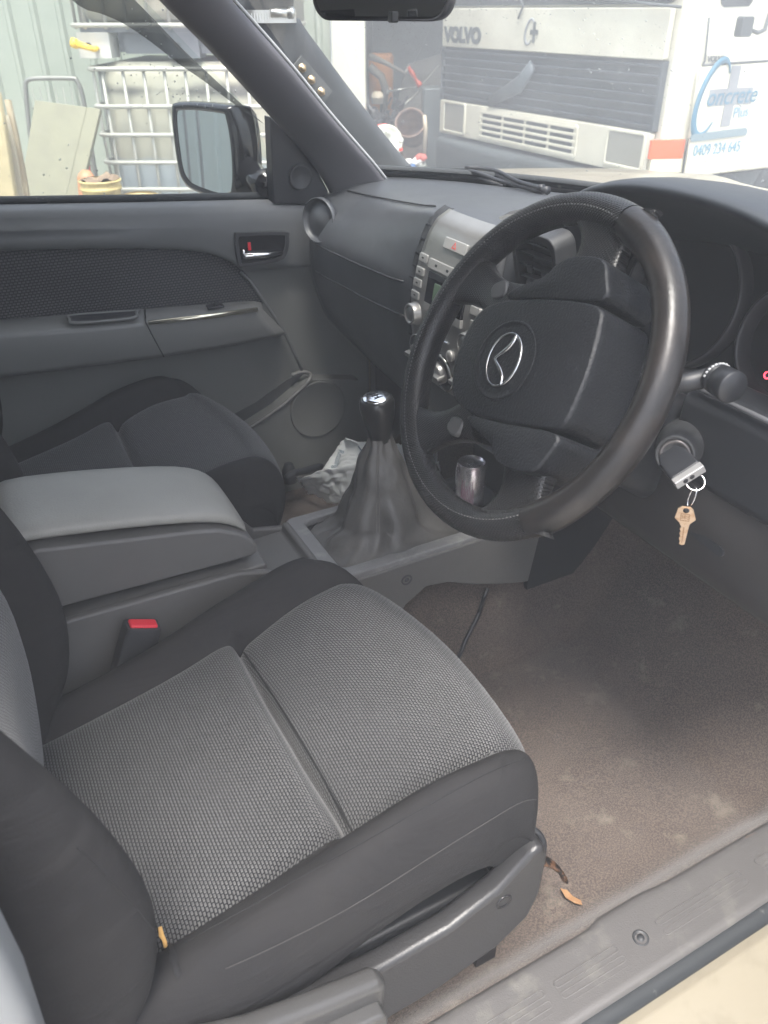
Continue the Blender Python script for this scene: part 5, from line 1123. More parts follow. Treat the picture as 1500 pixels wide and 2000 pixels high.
# dark stain near the shoulder
n4 = N_.new('ShaderNodeTexNoise'); n4.inputs['Scale'].default_value = 3.2; n4.inputs['Detail'].default_value = 3; L_.new(tcx.outputs['Object'], n4.inputs['Vector'])
dz = N_.new('ShaderNodeMath'); dz.operation = 'SUBTRACT'; L_.new(sx_.outputs[2], dz.inputs[0]); dz.inputs[1].default_value = 0.655
ab_ = N_.new('ShaderNodeMath'); ab_.operation = 'ABSOLUTE'; L_.new(dz.outputs[0], ab_.inputs[0])
r3 = N_.new('ShaderNodeMapRange'); r3.inputs[1].default_value = 0.0; r3.inputs[2].default_value = 0.12; r3.inputs[3].default_value = 0.62; r3.inputs[4].default_value = 0; L_.new(ab_.outputs[0], r3.inputs[0])
ms = N_.new('ShaderNodeMath'); ms.operation = 'ADD'; L_.new(n4.outputs[0], ms.inputs[0]); L_.new(r3.outputs[0], ms.inputs[1])
r4 = N_.new('ShaderNodeMapRange'); r4.inputs[1].default_value = 0.86; r4.inputs[2].default_value = 1.06; r4.inputs[4].default_value = 0.85; L_.new(ms.outputs[0], r4.inputs[0])
x2 = N_.new('ShaderNodeMix'); x2.data_type = 'RGBA'; L_.new(r4.outputs[0], x2.inputs[0]); L_.new(x1.outputs[2], x2.inputs[6]); x2.inputs[7].default_value = (0.07, 0.07, 0.065, 1); L_.new(x2.outputs[2], pb.inputs['Base Color'])
galv = mat('galvanised', (0.36, 0.36, 0.32), 0.5, metal=0.2)
whitep = mat('white_plastic', (0.55, 0.55, 0.51), 0.45)
def ibc(r0, D0, zb, label, hgt=0.93):
    t = thing('liquid_tank', Rr(r0+0.6, D0+0.5, zb), label, 'tank', 'caged liquid tanks stacked by the green wall')
    W_, DP = 1.18, 0.98
    q = MB(); rows = []
    for z, k in ((0.17, 0.9), (0.19, 0.97), (0.24, 1), (0.45, 1.005), (0.7, 1.0), (zb*0+0.17+hgt-0.08, 0.99), (0.17+hgt-0.02, 0.95), (0.17+hgt, 0.88)):
        rows.append([Rr(r0+W_/2+(a)*(W_/2-0.03)*k, D0+DP/2+b__*(DP/2-0.03)*k, zb+z) for a, b__ in rrect(-1, 1, -1, 1, 0.16, 5)])
    q.grid(rows, closed=True, caps=True); q.build('tank_bottle', tankm, t)
    q = MB()
    zs = [0.16, 0.29, 0.43, 0.58, 0.73, 0.88, 1.07]
    for z in zs:
        rr_ = [Rr(r0+W_/2+a*(W_/2+0.018), D0+DP/2+b__*(DP/2+0.028), zb+z) for a, b__ in rrect(-1, 1, -1, 1, 0.10, 4)]; q.tube(rr_+[rr_[0], rr_[1]], 0.012, 6, caps=False)
    for k in range(10):
        r_ = r0+0.06+(W_-0.12)*k/9
        for D in (D0-0.012, D0+DP+0.012): q.tube([Rr(r_, D, zb+0.14), Rr(r_, D, zb+zs[-1])], 0.0095, 6)
    for k in range(9):
        D = D0+0.06+(DP-0.12)*k/8
        for r_ in (r0-0.012, r0+W_+0.012): q.tube([Rr(r_, D, zb+0.14), Rr(r_, D, zb+zs[-1])], 0.0095, 6)
    q.build('cage', galv, t)
    q = MB(); slab(r0+0.02, r0+W_-0.02, D0+0.02, D0+DP-0.02, zb+0.125, zb+0.15, q); slab(r0+0.25, r0+W_-0.25, D0+0.05, D0+0.15, zb+0.02, zb+0.12, q); q.build('pallet_frame', mat('pallet_dark', (0.10, 0.11, 0.12), 0.5), t)
    for a in (0.0, W_/2-0.09, W_-0.18):
        for b__ in (0.0, DP-0.18):
            q = MB(); slab(r0+a, r0+a+0.18, D0+b__, D0+b__+0.18, zb, zb+0.125, q); q.lathe(Rr(r0+a+0.06, D0+b__-0.001, zb+0.06), -hv, [(0, 0.018), (0.002, 0.018), (0.0021, 0.0005)], 12, mi=1); q.build('pallet_foot', [whitep if a == 0 and b__ == 0 else MAT['pallet_dark'], black], t, bevel=0.02)
    return t
# pallets under the lower tank so its cage top sits where the photo has it
TR0 = -1.66
LOW = -0.30; UPZ = LOW+0.17+0.93+0.02
ibc(TR0, 5.15, LOW, 'lower of the two stacked caged tanks, cloudy liquid and a dark stain inside')
ibc(TR0-0.06, 5.17, UPZ, 'upper caged tank stacked on the lower one, pale and partly cut off by the roof')
pal = thing('timber_pallet', Rr(TR0+0.6, 5.6, -0.6), 'low timber pallet under the stacked caged tanks', 'pallet')
q = MB()
for k in range(7): slab(TR0-0.02, TR0+1.2, 5.13+k*0.15, 5.13+k*0.15+0.11, LOW-0.025, LOW-0.003, q)
for k in range(3): slab(TR0-0.02+k*0.55, TR0+0.1+k*0.55, 5.13, 6.14, -0.6, LOW-0.026, q)
q.build('pallet_boards', mat('old_timber', (0.32, 0.25, 0.17), 0.8, var=(8, (0.2, 0.16, 0.12), 0.4, 0.7)), pal)
# yellow valve handle beside the upper tank
q = MB(); vp = PD(150, 86, 5.12); v2_ = PD(182, 96, 5.10); q.tube([vp, vp.lerp(v2_, 0.5), v2_], [0.020, 0.016, 0.014], 10); q.lathe(vp, (v2_-vp), [(-0.03, 0.016), (-0.028, 0.026), (0.0, 0.026), (0.002, 0.016)], 12); q.tube([v2_, v2_+hv*0.14], 0.014, 8)
vh = q.build('valve_handle', mat('yellow_plastic', (0.75, 0.50, 0.04), 0.4), None, label='yellow plastic tap fixed at the left edge of the upper tank cage', category='tap')
for o_ in [o for o in sc.objects if o.name.startswith('liquid_tank') and 'upper' in o.get('label', '')]: vh.parent = o_; vh.location = -o_.location; del vh['label']; del vh['category']
# ---- leaning board
bdm = mat('weathered_board', (0.20, 0.195, 0.135), 0.75, bump=(12, 0.4, 0.01), var=(7, (0.17, 0.165, 0.12), 0.45, 0.7))
tl_, tr2 = PD(68, 195, 5.0), PD(170, 209, 5.0)
bl0, br0 = PD(34, 405, 4.75), PD(124, 405, 4.75)
def down(a, b__): k = (-0.6-b__.z)/(b__.z-a.z) if b__.z != a.z else 0; return b__+(b__-a)*((b__.z+0.6)/(a.z-b__.z))
bl1, br1 = down(tl_, bl0), down(tr2, br0)
nb_ = (tr2-tl_).cross(bl1-tl_).normalized(); nb_ = nb_ if nb_.dot(hv) > 0 else -nb_
q = MB(); th = nb_*0.022
q._add([tl_, tr2, br1, bl1, tl_+th, tr2+th, br1+th, bl1+th], [(0, 1, 2, 3), (7, 6, 5, 4), (0, 4, 5, 1), (1, 5, 6, 2), (2, 6, 7, 3), (3, 7, 4, 0)], sm=False)
ins = lambda a, b__, f_: a.lerp(b__, f_)
e0, e1 = tr2+(tr2-tl_).normalized()*0.001-nb_*0.004, br1-nb_*0.004
w2 = (tr2-tl_).normalized()*0.075
q._add([e0, e0+w2, e1+w2, e1, e0+nb_*0.02, e0+w2+nb_*0.04, e1+w2+nb_*0.04, e1+nb_*0.02], [(0, 1, 2, 3), (7, 6, 5, 4), (0, 4, 5, 1), (1, 5, 6, 2), (2, 6, 7, 3), (3, 7, 4, 0)], sm=False)
q.build('leaning_board', bdm, None, bevel=0.004, label='large grey green weathered board leaning against the trolley by the tanks', category='board')
# ---- trolley with arched handle
tro = thing('hand_trolley', Rr(-2.35, 5.4, -0.6), 'grey hand trolley with arched tube handle behind the leaning board', 'trolley')
D = 5.35; ar = [PD(58, 260, D), PD(52, 200, D), PD(50, 165, D), PD(56, 156, D), PD(75, 153, D), PD(140, 153, D), PD(150, 158, D), PD(160, 180, D), PD(170, 235, D), PD(185, 330, D)]
a0_ = ar[0].copy(); a0_.z = -0.45; a1_ = ar[-1].copy(); a1_.z = -0.45
q = MB(); q.tube([a0_]+catmull(ar, 4)+[a1_], 0.013, 8); q.build('handle_frame', mat('trolley_steel', (0.24, 0.24, 0.22), 0.5, metal=0.5), tro)
q = MB()
for k in range(6): z = 0.55-0.16*k; pa, pb_ = PD(56, 180, D).copy(), PD(164, 205, D).copy(); pa.z = pb_.z = z; q.tube([pa, pb_], 0.005, 5)
for k in range(7): pa = PD(62+k*15, 170, D).copy(); pb_ = pa.copy(); pb_.z = -0.4; q.tube([pa, pb_], 0.0025, 4)
q.build('mesh_panel', MAT['trolley_steel'], tro)
q = MB()
for p in (a0_, a1_): q.lathe(Vector((p.x, p.y, -0.50)), rv, [(-0.02, 0.06), (-0.02, 0.1), (0.02, 0.1), (0.02, 0.06)], 20)
q.build('wheel', rubber, tro)
# ---- timbers at far left
def plank(p0, p1, w_, t_, name, m_, label, cat='timber', group=None):
    ax_ = (p1-p0).normalized(); s_ = rv-ax_*rv.dot(ax_); s_.normalize(); n_ = ax_.cross(s_)
    q = MB(); L_ = (p1-p0).length
    q.grid([[p0+ax_*L_*k/8+s_*a*w_/2*(1+0.04*math.sin(k*2.3))+n_*b__*t_/2+s_*0.006*math.sin(k) for a, b__ in rrect(-1, 1, -1, 1, 0.15, 2)] for k in range(9)], closed=True, caps=True)
    o = q.build(name, m_, None, label=label, category=cat)
    if group: o['group'] = group
    return o
pine = mat('pale_timber', (0.32, 0.27, 0.155), 0.7, var=(9, (0.42, 0.34, 0.2), 0.45, 0.75), bump=(30, 0.4, 0.004))
brown = mat('brown_timber', (0.22, 0.18, 0.12), 0.8, var=(9, (0.32, 0.27, 0.18), 0.45, 0.7))
p_t, p_b = PD(-22, 180, 4.3), PD(18, 420, 4.2); pb2 = p_b+(p_b-p_t)*((p_b.z+0.6)/(p_t.z-p_b.z))
plank(p_t, pb2, 0.10, 0.05, 'timber_plank', pine, 'thick pale yellow plank standing at the left edge of the window')
p_t, p_b = PD(15, 195, 4.45), PD(56, 405, 4.35); pb2 = p_b+(p_b-p_t)*((p_b.z+0.6)/(p_t.z-p_b.z))
plank(p_t, pb2, 0.025, 0.03, 'timber_stake', brown, 'thin dark rough stake leaning between pale plank and board')
p_t, p_b = PD(6, 225, 4.40), PD(22, 300, 4.38)
pb2 = p_b+(p_b-p_t)*((p_b.z+0.6)/(p_t.z-p_b.z))
plank(p_t, pb2, 0.045, 0.03, 'timber_stake', mat('grey_timber', (0.34, 0.30, 0.22), 0.8), 'short grey brown block of timber behind the pale plank')
# ---- buckets on steel drums
bkm = mat('old_bucket', (0.50, 0.40, 0.17), 0.5, var=(14, (0.25, 0.17, 0.07), 0.45, 0.68), bump=(20, 0.5, 0.006))
def bucket(px0, px1, py, D, hgt, label, lumpy=0.0):
    a, b__ = PD(px0, py, D), PD(px1, py, D); c_ = (a+b__)/2; r_ = (b__-a).length/2; c_ = c_+hv*r_
    t = thing('paint_bucket', c_-zv*hgt, label, 'bucket', 'grimy buckets below the passenger window')
    q = MB(); q.lathe(c_-zv*hgt, zv, [(0, r_*0.82), (hgt*0.6, r_*0.90), (hgt-0.045, r_*0.95), (hgt-0.043, r_*1.02), (hgt-0.03, r_*1.02), (hgt-0.028, r_*0.96), (hgt-0.008, r_*0.97), (hgt-0.006, r_*1.05), (hgt, r_*1.05), (hgt+0.002, r_*0.98)], 36, caps=False)
    q.lathe(c_-zv*hgt, zv, [(0.0, r_*0.82), (0.0, 0.001)], 36, caps=False); q.build('bucket_body', bkm, t)
    q = MB(); rows = []
    for k in range(8):
        rr_ = r_*0.97*(1-k/7)+0.0005; rows.append([c_+(rv*math.cos(2*math.pi*j/36)+hv*math.sin(2*math.pi*j/36))*rr_+zv*(-0.012+lumpy*(0.5+noise.noise(Vector((math.cos(2*math.pi*j/36)*rr_*22, math.sin(2*math.pi*j/36)*rr_*22, D))))) for j in range(36)])
    q.grid(rows, closed=True); q.build('bucket_contents', mat('dried_mud', (0.16, 0.11, 0.07), 0.6, var=(25, (0.35, 0.27, 0.17), 0.5, 0.7)), t)
    zt = c_.z-hgt
    q = MB(); q.lathe(Vector((c_.x, c_.y, -0.6)), zv, [(0, 0.001), (0, r_*1.2), (0.02, r_*1.24), (zt+0.6-0.02, r_*1.24), (zt+0.6-0.002, r_*1.2), (zt+0.6-0.002, 0.001)], 30, caps=False); q.build('steel_drum', mat('drum_blue', (0.08, 0.12, 0.15), 0.5, metal=0.3), None, label='blue steel drum standing under the '+('taller' if hgt > 0.2 else 'lower')+' grimy bucket', category='drum')
bucket(143, 222, 358, 3.9, 0.24, 'taller grimy bucket of dried mud beside the leaning board', 0.035)
bucket(226, 298, 388, 3.7, 0.10, 'shallow yellowed bucket to the right of the taller grimy one', 0.006)
q = MB(); q.lathe(PD(168, 340, 4.75), (0.1, 0, 1), [(-0.8, 0.05), (-0.02, 0.05), (0, 0.04), (0.02, 0.02)], 16); fx = q.build('gas_bottle', mat('orange_brown', (0.42, 0.20, 0.10), 0.5), None, label='rust orange cylinder standing between the board and the tank cage', category='cylinder')
q = MB(); rp = PD(170, 240, 5.05); q.tube([rp, PD(172, 270, 5.05), PD(165, 300, 5.05), Vector((PD(165, 300, 5.05).x, PD(165, 300, 5.05).y, -0.6))], 0.018, 8); q.build('red_hose', mat('red_hose_rubber', (0.55, 0.05, 0.06), 0.5), None, label='red hose hanging down the left side of the lower tank', category='hose')

# ---- scrap seen between the wall corner and the truck
bench = thing('work_bench', Rr(0.25, 8.6, -0.6), 'dark low work bench inside the shed carrying scrap', 'bench')
q = MB(); slab(-0.10, 0.62, 8.1, 8.9, 0.10, 0.15, q)
for a in (-0.08, 0.56):
    for b__ in (8.12, 8.84): slab(a, a+0.05, b__, b__+0.05, -0.6, 0.1, q)
q.build('bench_top', shm, bench)
def stand(px, py, D): p = PD(px, py, D); return p
q = MB(); o = PD(744, 172, 8.6); q.lathe(Vector((o.x, o.y, 0.15)), zv, [(0, 0.10), (0.01, 0.115), (o.z-0.15+0.26, 0.12), (o.z-0.15+0.29, 0.105), (o.z-0.15+0.29, 0.02)], 28); q.build('orange_drum', mat('orange_paint', (0.62, 0.24, 0.05), 0.45, var=(6, (0.5, 0.2, 0.05), 0.4, 0.7)), None, label='orange drum in the shed just right of the wall corner', category='drum')
q = MB(); q.tube([PD(722, 110, 8.2), PD(752, 122, 8.15), PD(792, 144, 8.1)], [0.03, 0.02, 0.012], 8); q.tube([PD(722, 130, 8.2), PD(745, 150, 8.2), PD(752, 172, 8.2), PD(748, 230, 8.3)], 0.035, 8); q.tube([PD(748, 230, 8.3), Vector((PD(748, 230, 8.3).x, PD(748, 230, 8.3).y, 0.14))], 0.03, 6)
q.build('bent_pipe', mat('dirty_grey', (0.17, 0.16, 0.14), 0.6), None, label='grey bent pipe in front of the orange drum', category='pipe')
# machine: pale round cap on dark engine lumps
eng = thing('scrap_engine', Rr(-0.02, 7.9, -0.6), 'dark scrap engine with a pale round cap beside the shed corner', 'engine')
q = MB(); o = PD(737, 190, 7.9)
q.lathe(o-zv*0.05, zv, [(0, 0.03), (0.0, 0.05), (0.045, 0.055), (0.05, 0.058), (0.055, 0.055), (0.085, 0.048), (0.095, 0.03), (0.096, 0.001)], 20); q.build('filter_cap', mat('pale_cap', (0.5, 0.44, 0.33), 0.5), eng)
q = MB(); random.seed(5)
for k in range(26):
    p = PD(random.uniform(722, 782), random.uniform(205, 250), random.uniform(7.9, 8.2)); s_ = random.uniform(0.02, 0.05)
    if k % 3 == 0: q.lathe(p, Vector((random.uniform(-1, 1), random.uniform(-1, 1), random.uniform(-1, 1))), [(-s_, s_*0.7), (-s_*0.6, s_), (s_*0.6, s_), (s_, s_*0.6)], 10)
    elif k % 3 == 1: q.tube([p, p+Vector((random.uniform(-.1, .1), random.uniform(-.1, .1), random.uniform(-.1, .1)))], s_*0.3, 6)
    else: q.box(p, (s_*2, s_*1.6, s_*1.8), Matrix.Rotation(random.uniform(0, 3), 3, 'Y'))
o = PD(750, 235, 8.05); q.box(Vector((o.x, o.y, (o.z-0.6)/2)), (0.22, 0.2, o.z+0.6)); q.build('engine_block', mat('oily_steel', (0.05, 0.05, 0.055), 0.4, metal=0.4, var=(20, (0.2, 0.19, 0.18), 0.55, 0.7)), eng, bevel=0.004)
# sheet metal plate leaning
def plate_(pl, D, th_, name, m_, label, cat, lean=0.0):
    P0 = [PD(a, b__, D-lean*(b__-pl[0][1])/300) for a, b__ in pl]; n_ = hv*th_; k = len(P0)
    q = MB(); q._add(P0+[p+n_ for p in P0], [list(range(k)), list(range(k, 2*k))[::-1]]+[(i, k+i, k+(i+1) % k, (i+1) % k) for i in range(k)], sm=False); return q.build(name, m_, None, label=label, category=cat)
plate_([(796, 126), (865, 104), (880, 180), (870, 335), (790, 420), (765, 340), (772, 245), (782, 168)], 9.0, 0.02, 'sheet_metal', mat('dull_sheet', (0.22, 0.21, 0.18), 0.55, metal=0.3, var=(4, (0.14, 0.135, 0.12), 0.4, 0.7)), 'grey sheet metal panel leaning behind the rods and rusty bin', 'sheet', 0.6)
tl2 = thing('bolt_cutter', PD(810, 150, 8.3), 'long tool with a red handle lying across the scrap', 'tool')
q = MB(); q.tube(catmull([PD(797, 131, 8.3), PD(803, 140, 8.3), PD(812, 155, 8.3), PD(821, 168, 8.3)], 4), [0.018]*4+[0.022]*3+[0.016]*3+[0.028]*3, 10); q.build('handle', mat('red_grip', (0.72, 0.10, 0.05), 0.4), tl2)
q = MB(); q.tube([PD(821, 168, 8.3), PD(838, 150, 8.4), PD(856, 128, 8.5)], 0.006, 6); q.tube([PD(797, 131, 8.3), PD(793, 142, 8.3), PD(788, 142, 8.3)], 0.012, 6); q.build('shaft', galv, tl2)
for a, b__, lb in (((753, 179), (813, 170), 'upper thin steel rod running level to the red handle'), ((758, 234), (818, 178), 'lower steel rod sloping up to the red handle')):
    q = MB(); q.tube([PD(*a, 8.2), PD(*b__, 8.25)], [0.010, 0.006], 8); q.lathe(PD(*a, 8.2), (PD(*b__, 8.2)-PD(*a, 8.2)), [(-0.005, 0.01), (0, 0.02), (0.03, 0.02), (0.035, 0.01)], 8); q.build('steel_rod', mat('rod_steel', (0.5, 0.5, 0.47), 0.3, metal=0.7), None, label=lb, category='rod')
bn = thing('rusty_barrel', PD(804, 330, 7.6), 'open mouthed rusty brown barrel tilted towards the ute', 'barrel')
o = PD(801, 240, 7.5); axn = Vector((-0.35, -0.55, 0.75)).normalized()
axn = (-hv*0.75+zv*0.55+rv*-0.15).normalized()
q = MB(); R0 = 0.125; q.lathe(o, axn, [(-0.35, R0*0.96), (-0.02, R0), (0.0, R0*1.07), (0.01, R0*1.05), (0.005, R0*0.95), (-0.03, R0*0.92), (-0.22, R0*0.88), (-0.22, 0.001)], 36, caps=False); q.build('barrel_shell', mat('rust_brown', (0.24, 0.15, 0.11), 0.7, var=(8, (0.12, 0.08, 0.07), 0.4, 0.65)), bn)
q = MB(); p = PD(805, 300, 7.65); q.prism(rrect(-0.10, 0.12, -0.08, 0.08, 0.03, 4), lambda a, b__, t: Vector((p.x, p.y, 0))+rv*a+hv*b__+zv*t, -0.6, p.z+0.14); q.build('stand_box', mat('brown_panel', (0.33, 0.25, 0.19), 0.6, var=(5, (0.24, 0.17, 0.13), 0.4, 0.7)), bn, bevel=0.01)
q = MB(); q.tube([PD(829, 225, 7.45), PD(831, 250, 7.45), PD(828, 320, 7.5)], [0.015, 0.02, 0.012], 8); q.build('edge_strip', mat('pale_strip', (0.6, 0.52, 0.4), 0.5), bn)
# white and red round drum
wd = thing('hose_reel', PD(750, 280, 6.6), 'white drum with a red band and round lid beside the snorkel', 'drum')
o = PD(757, 278, 6.75); axn = (-hv*0.9+rv*0.35+zv*0.15).normalized()
q = MB(); q.lathe(o, axn, [(-0.26, 0.10), (-0.25, 0.125), (-0.02, 0.128), (0.0, 0.12)], 36); q.build('drum_body', mat('drum_white', (0.72, 0.70, 0.60), 0.45), wd)
q = MB(); q.lathe(o, axn, [(0.0, 0.122), (0.012, 0.122), (0.014, 0.108), (0.006, 0.100), (0.008, 0.001)], 36); q.box(o+axn*0.012+zv*0.07, (0.04, 0.04, 0.015)); q.build('drum_lid', mat('lid_grey', (0.62, 0.64, 0.56), 0.45), wd)
q = MB(); q.lathe(o-axn*0.06, axn, [(-0.12, 0.130), (-0.119, 0.133), (0.0, 0.134), (0.001, 0.130)], 36); q.build('red_band', mat('band_red', (0.75, 0.06, 0.04), 0.4), wd)
q = MB(); o2 = PD(782, 278, 7.0); q.box(Vector((PD(757, 290, 6.9).x, PD(757, 290, 6.9).y, (PD(757, 290, 6.9).z-0.1-0.6)/2-0.02)), (0.25, 0.25, PD(757, 290, 6.9).z-0.1+0.56)); q.build('stand', shm, wd, bevel=0.01)
q = MB(); q.lathe(PD(779, 275, 6.7), rv, [(0, 0.02), (0.03, 0.02), (0.035, 0.012)], 12); q.lathe(PD(779, 292, 6.7), rv, [(0, 0.012), (0.02, 0.016), (0.03, 0.008)], 12, mi=1); q.build('valve', [whitep, MAT['band_red']], wd)
# rags
random.seed(9)
cols = [('rag_white', (0.7, 0.7, 0.68)), ('rag_blue', (0.10, 0.2, 0.42)), ('rag_white', (0.7, 0.7, 0.68)), ('rag_red', (0.5, 0.12, 0.1)), ('rag_grey', (0.35, 0.37, 0.34))]
for k, ((px, py), lb) in enumerate(zip(((797, 318), (806, 322), (815, 316), (822, 308), (824, 324)), ('white rag at the left of the rag heap', 'blue rag in the middle of the rag heap', 'second white rag crumpled beside the blue one', 'dull red rag on top of the rag heap', 'grey rag at the right of the rag heap'))):
    p = PD(px, py, 7.2); q = MB(); rows = []
    for i in range(9):
        ph = math.pi*i/8; rows.append([p+Vector((math.sin(ph)*math.cos(2*math.pi*j/14), math.sin(ph)*math.sin(2*math.pi*j/14), math.cos(ph)*0.7))*(0.045+0.03*noise.noise(Vector((math.sin(ph)*math.cos(2*math.pi*j/14)*3, math.sin(ph)*math.sin(2*math.pi*j/14)*3, math.cos(ph)*3+k*5)))) for j in range(14)])
    q.grid(rows, closed=True); q.build('rag', mat(cols[k][0], cols[k][1], 0.9), None, label=lb, category='rag', group='rags heaped in front of the barrel')
q = MB(); p = PD(812, 330, 7.25); q.prism(rrect(-0.13, 0.13, -0.1, 0.1, 0.02, 3), lambda a, b__, t: Vector((p.x, p.y, 0))+rv*a+hv*b__+zv*t, -0.6, p.z+0.0); q.build('dark_crate', shm, None, bevel=0.01, label='dark crate holding up the heap of rags', category='crate')
q = MB(); p = PD(846, 170, 7.9); q.prism(rrect(-0.09, 0.16, -0.1, 0.2, 0.02, 3), lambda a, b__, t: Vector((p.x, p.y, 0))+rv*a+hv*b__+zv*t, -0.6, p.z); q.build('machine_cabinet', mat('cabinet_dark', (0.10, 0.12, 0.125), 0.5), None, bevel=0.02, label='dark grey cabinet standing beside the left side of the truck', category='cabinet')

# ================================================================ THE TRUCK
TX = 3.9
trk = thing('truck', Vector((5.2, 5.1, -0.6)), 'white flat fronted truck with black grille, blue and grey lettering on its door', 'truck')
tw = mat('truck_white', (0.60, 0.59, 0.49), 0.35, coat=0.3, var=(2.2, (0.48, 0.46, 0.375), 0.42, 0.75), bump=(3, 0.15, 0.02))
tb = mat('truck_grille', (0.045, 0.058, 0.068), 0.5); tk = mat('truck_black', (0.05, 0.06, 0.065), 0.55)
def F2(px, py, x=TX): p = PX(px, py, x); return (p.y, p.z)
fL = 6.35; fR = F2(1300, 120)[0]   # y of front panel edges
zG0 = F2(1080, 107)[1]; 
def ZF(px, py): return PX(px, py, TX).z
zTop = ZF(1080, 14); zGt = (ZF(862, 88)+ZF(1300, 126))/2; zGb = (ZF(860, 196)+ZF(1282, 253))/2; zLb = (ZF(862, 262)+ZF(1262, 346))/2
yLft = PX(861, 120, TX).y
ySd = 3.77
YM = lambda y: y
q = MB()
# cab body: plan outline extruded with chamfered front corner
def plan(o_): return [(TX+o_, yLft), (TX+o_, fR+0.012), (TX+0.03, fR-0.03), (4.12, ySd+0.012), (4.14, ySd), (5.75, ySd), (5.75, yLft+0.03), (TX+0.05, yLft+0.02)]
zWin = zTop+0.0
q.prism(plan(0.045), XY, zLb, zTop+0.75); cab_ = q.build('cab_body', tw, trk, bevel=0.02)
q = MB(); q.prism([(4.05, ySd+0.05), (5.7, ySd+0.05), (5.7, yLft-0.05), (4.05, yLft-0.05)], XY, zTop+0.76, zTop+1.0); q.build('cab_roof', tw, trk, bevel=0.06, seg=4)
q = MB(); q.prism(rrect(fR+0.02, yLft-0.01, zGt+0.006, zTop-0.004, 0.012, 3), YZ, TX, TX+0.04); up_ = q.build('bonnet_panel', tw, trk, bevel=0.006)
q = MB(); q.prism(rrect(fR+0.02, yLft-0.01, zLb+0.004, zGb-0.008, 0.02, 3), YZ, TX, TX+0.04)
lowp = q.build('lamp_panel', tw, trk, bevel=0.008)
q = MB(); q.prism([(fR+0.015, zGb-0.004), (yLft-0.005, zGb-0.004), (yLft-0.005, zGt+0.002), (fR+0.015, zGt+0.002)], YZ, TX+0.0255, TX+0.045)
ns = 7
for k in range(ns):
    z = zGb+(zGt-zGb)*(k+0.5)/ns; q.prism([(TX+0.026, z+0.008), (TX+0.002, z+0.005), (TX+0.002, z-0.003), (TX+0.026, z-0.006)], lambda a, b__, t: Vector((a, t, b__)), fR+0.03, yLft-0.02)
q.prism([(yLft-0.03, zGb), (yLft-0.005, zGb), (yLft-0.005, zGt), (yLft-0.03, zGt)], YZ, TX+0.001, TX+0.03)
q.prism([(fR+0.015, zGb), (fR+0.04, zGb), (fR+0.04, zGt), (fR+0.015, zGt)], YZ, TX+0.001, TX+0.03)
grl = q.build('grille', tb, trk, bevel=0.002)
g0, g1 = PX(960, 197, TX-0.012), PX(1045, 148, TX-0.012)
q = MB(); q.tube([PX(955, 200, TX-0.01), PX(1015, 165, TX-0.01), PX(1040, 128, TX-0.01)], [0.035, 0.06, 0.045], 10, flat=0.25, up=Vector((0, 1, 0))); q.build('grille_emblem', mat('emblem_dark', (0.06, 0.075, 0.085), 0.4), grl)
# windscreen
q = MB(); q.prism(rrect(fR-0.0, yLft-0.05, zTop+0.012, zTop+0.70, 0.10, 5), YZ, TX+0.02, TX+0.05); q.build('truck_windscreen', mat('truck_glass', (0.02, 0.028, 0.032), 0.08), trk)
q = MB(); q.tube([PX(1012, 36, TX-0.015), PX(1022, 12, TX-0.02), PX(1010, -20, TX-0.02)], 0.008, 6); q.tube([PX(1080, -4, TX-0.02), PX(1220, 2, TX-0.02), PX(1330, 14, TX-0.02)], 0.008, 6); q.build('truck_wiper', tk, trk)
# headlamps
def lamp(px0, px1, py0, py1, name, m_, r_=0.012, x=TX, rimw=0.018):
    yA, yB = PX(px1, (py0+py1)/2, x).y, PX(px0, (py0+py1)/2, x).y; zA, zB = PX((px0+px1)/2, py1, x).z, PX((px0+px1)/2, py0, x).z
    q_ = MB(); q_.ring(rrect(yA-rimw, yB+rimw, zA-rimw, zB+rimw, r_+rimw, 4), rrect(yA, yB, zA, zB, r_, 4), YZ, x-0.012, x+0.01); s_ = q_.build(name+'_surround', tw, trk, bevel=0.004)
    q_ = MB(); q_.prism(rrect(yA, yB, zA, zB, r_, 4), YZ, x-0.006, x+0.01); q_.build(name, m_, trk, bevel=0.003)
lampm = mat('headlamp_glass', (0.26, 0.26, 0.22), 0.15, var=(40, (0.26, 0.26, 0.23), 0.4, 0.6), coat=0.6, bump=(120, 0.6, 0.003))
lamp(869, 907, 203, 256, 'headlamp', lampm); lamp(1186, 1256, 259, 323, 'headlamp', lampm)
# vent slots
q = MB(); yA, yB = PX(1122, 270, TX).y, PX(940, 245, TX).y
zc0 = (PX(1030, 226, TX).z, PX(1030, 292, TX).z)
zv0 = (PX(940, 219, TX).z+PX(1122, 247, TX).z)/2; zv1 = (PX(940, 268, TX).z+PX(1122, 301, TX).z)/2
for i in range(4):
    for j in range(4):
        a = yA+(yB-yA)*(j+0.06)/4; b__ = yA+(yB-yA)*(j+0.94)/4; z = zv1+(zv0-zv1)*(i+0.2)/4; q.prism(rrect(a, b__, z, z+(zv0-zv1)*0.6/4, 0.006, 2), YZ, TX-0.003, TX+0.004)
q.build('air_slots', tk, lowp)
q = MB()
q.ring(rrect(yA-0.03, yB+0.03, zv1-0.02, zv0+0.02, 0.03, 4), rrect(yA-0.012, yB+0.012, zv1-0.005, zv0+0.005, 0.02, 4), YZ, TX-0.008, TX+0.004)
for i in range(5): z = zv1+(zv0-zv1)*(i)/4; q.prism([(TX-0.010, z+0.006), (TX-0.010, z-0.010), (TX+0.0, z-0.012), (TX+0.0, z+0.008)], lambda a, b__, t: Vector((a, t, b__)), yA-0.01, yB+0.01)
q.build('vent_bars', tw, lowp, bevel=0.002)
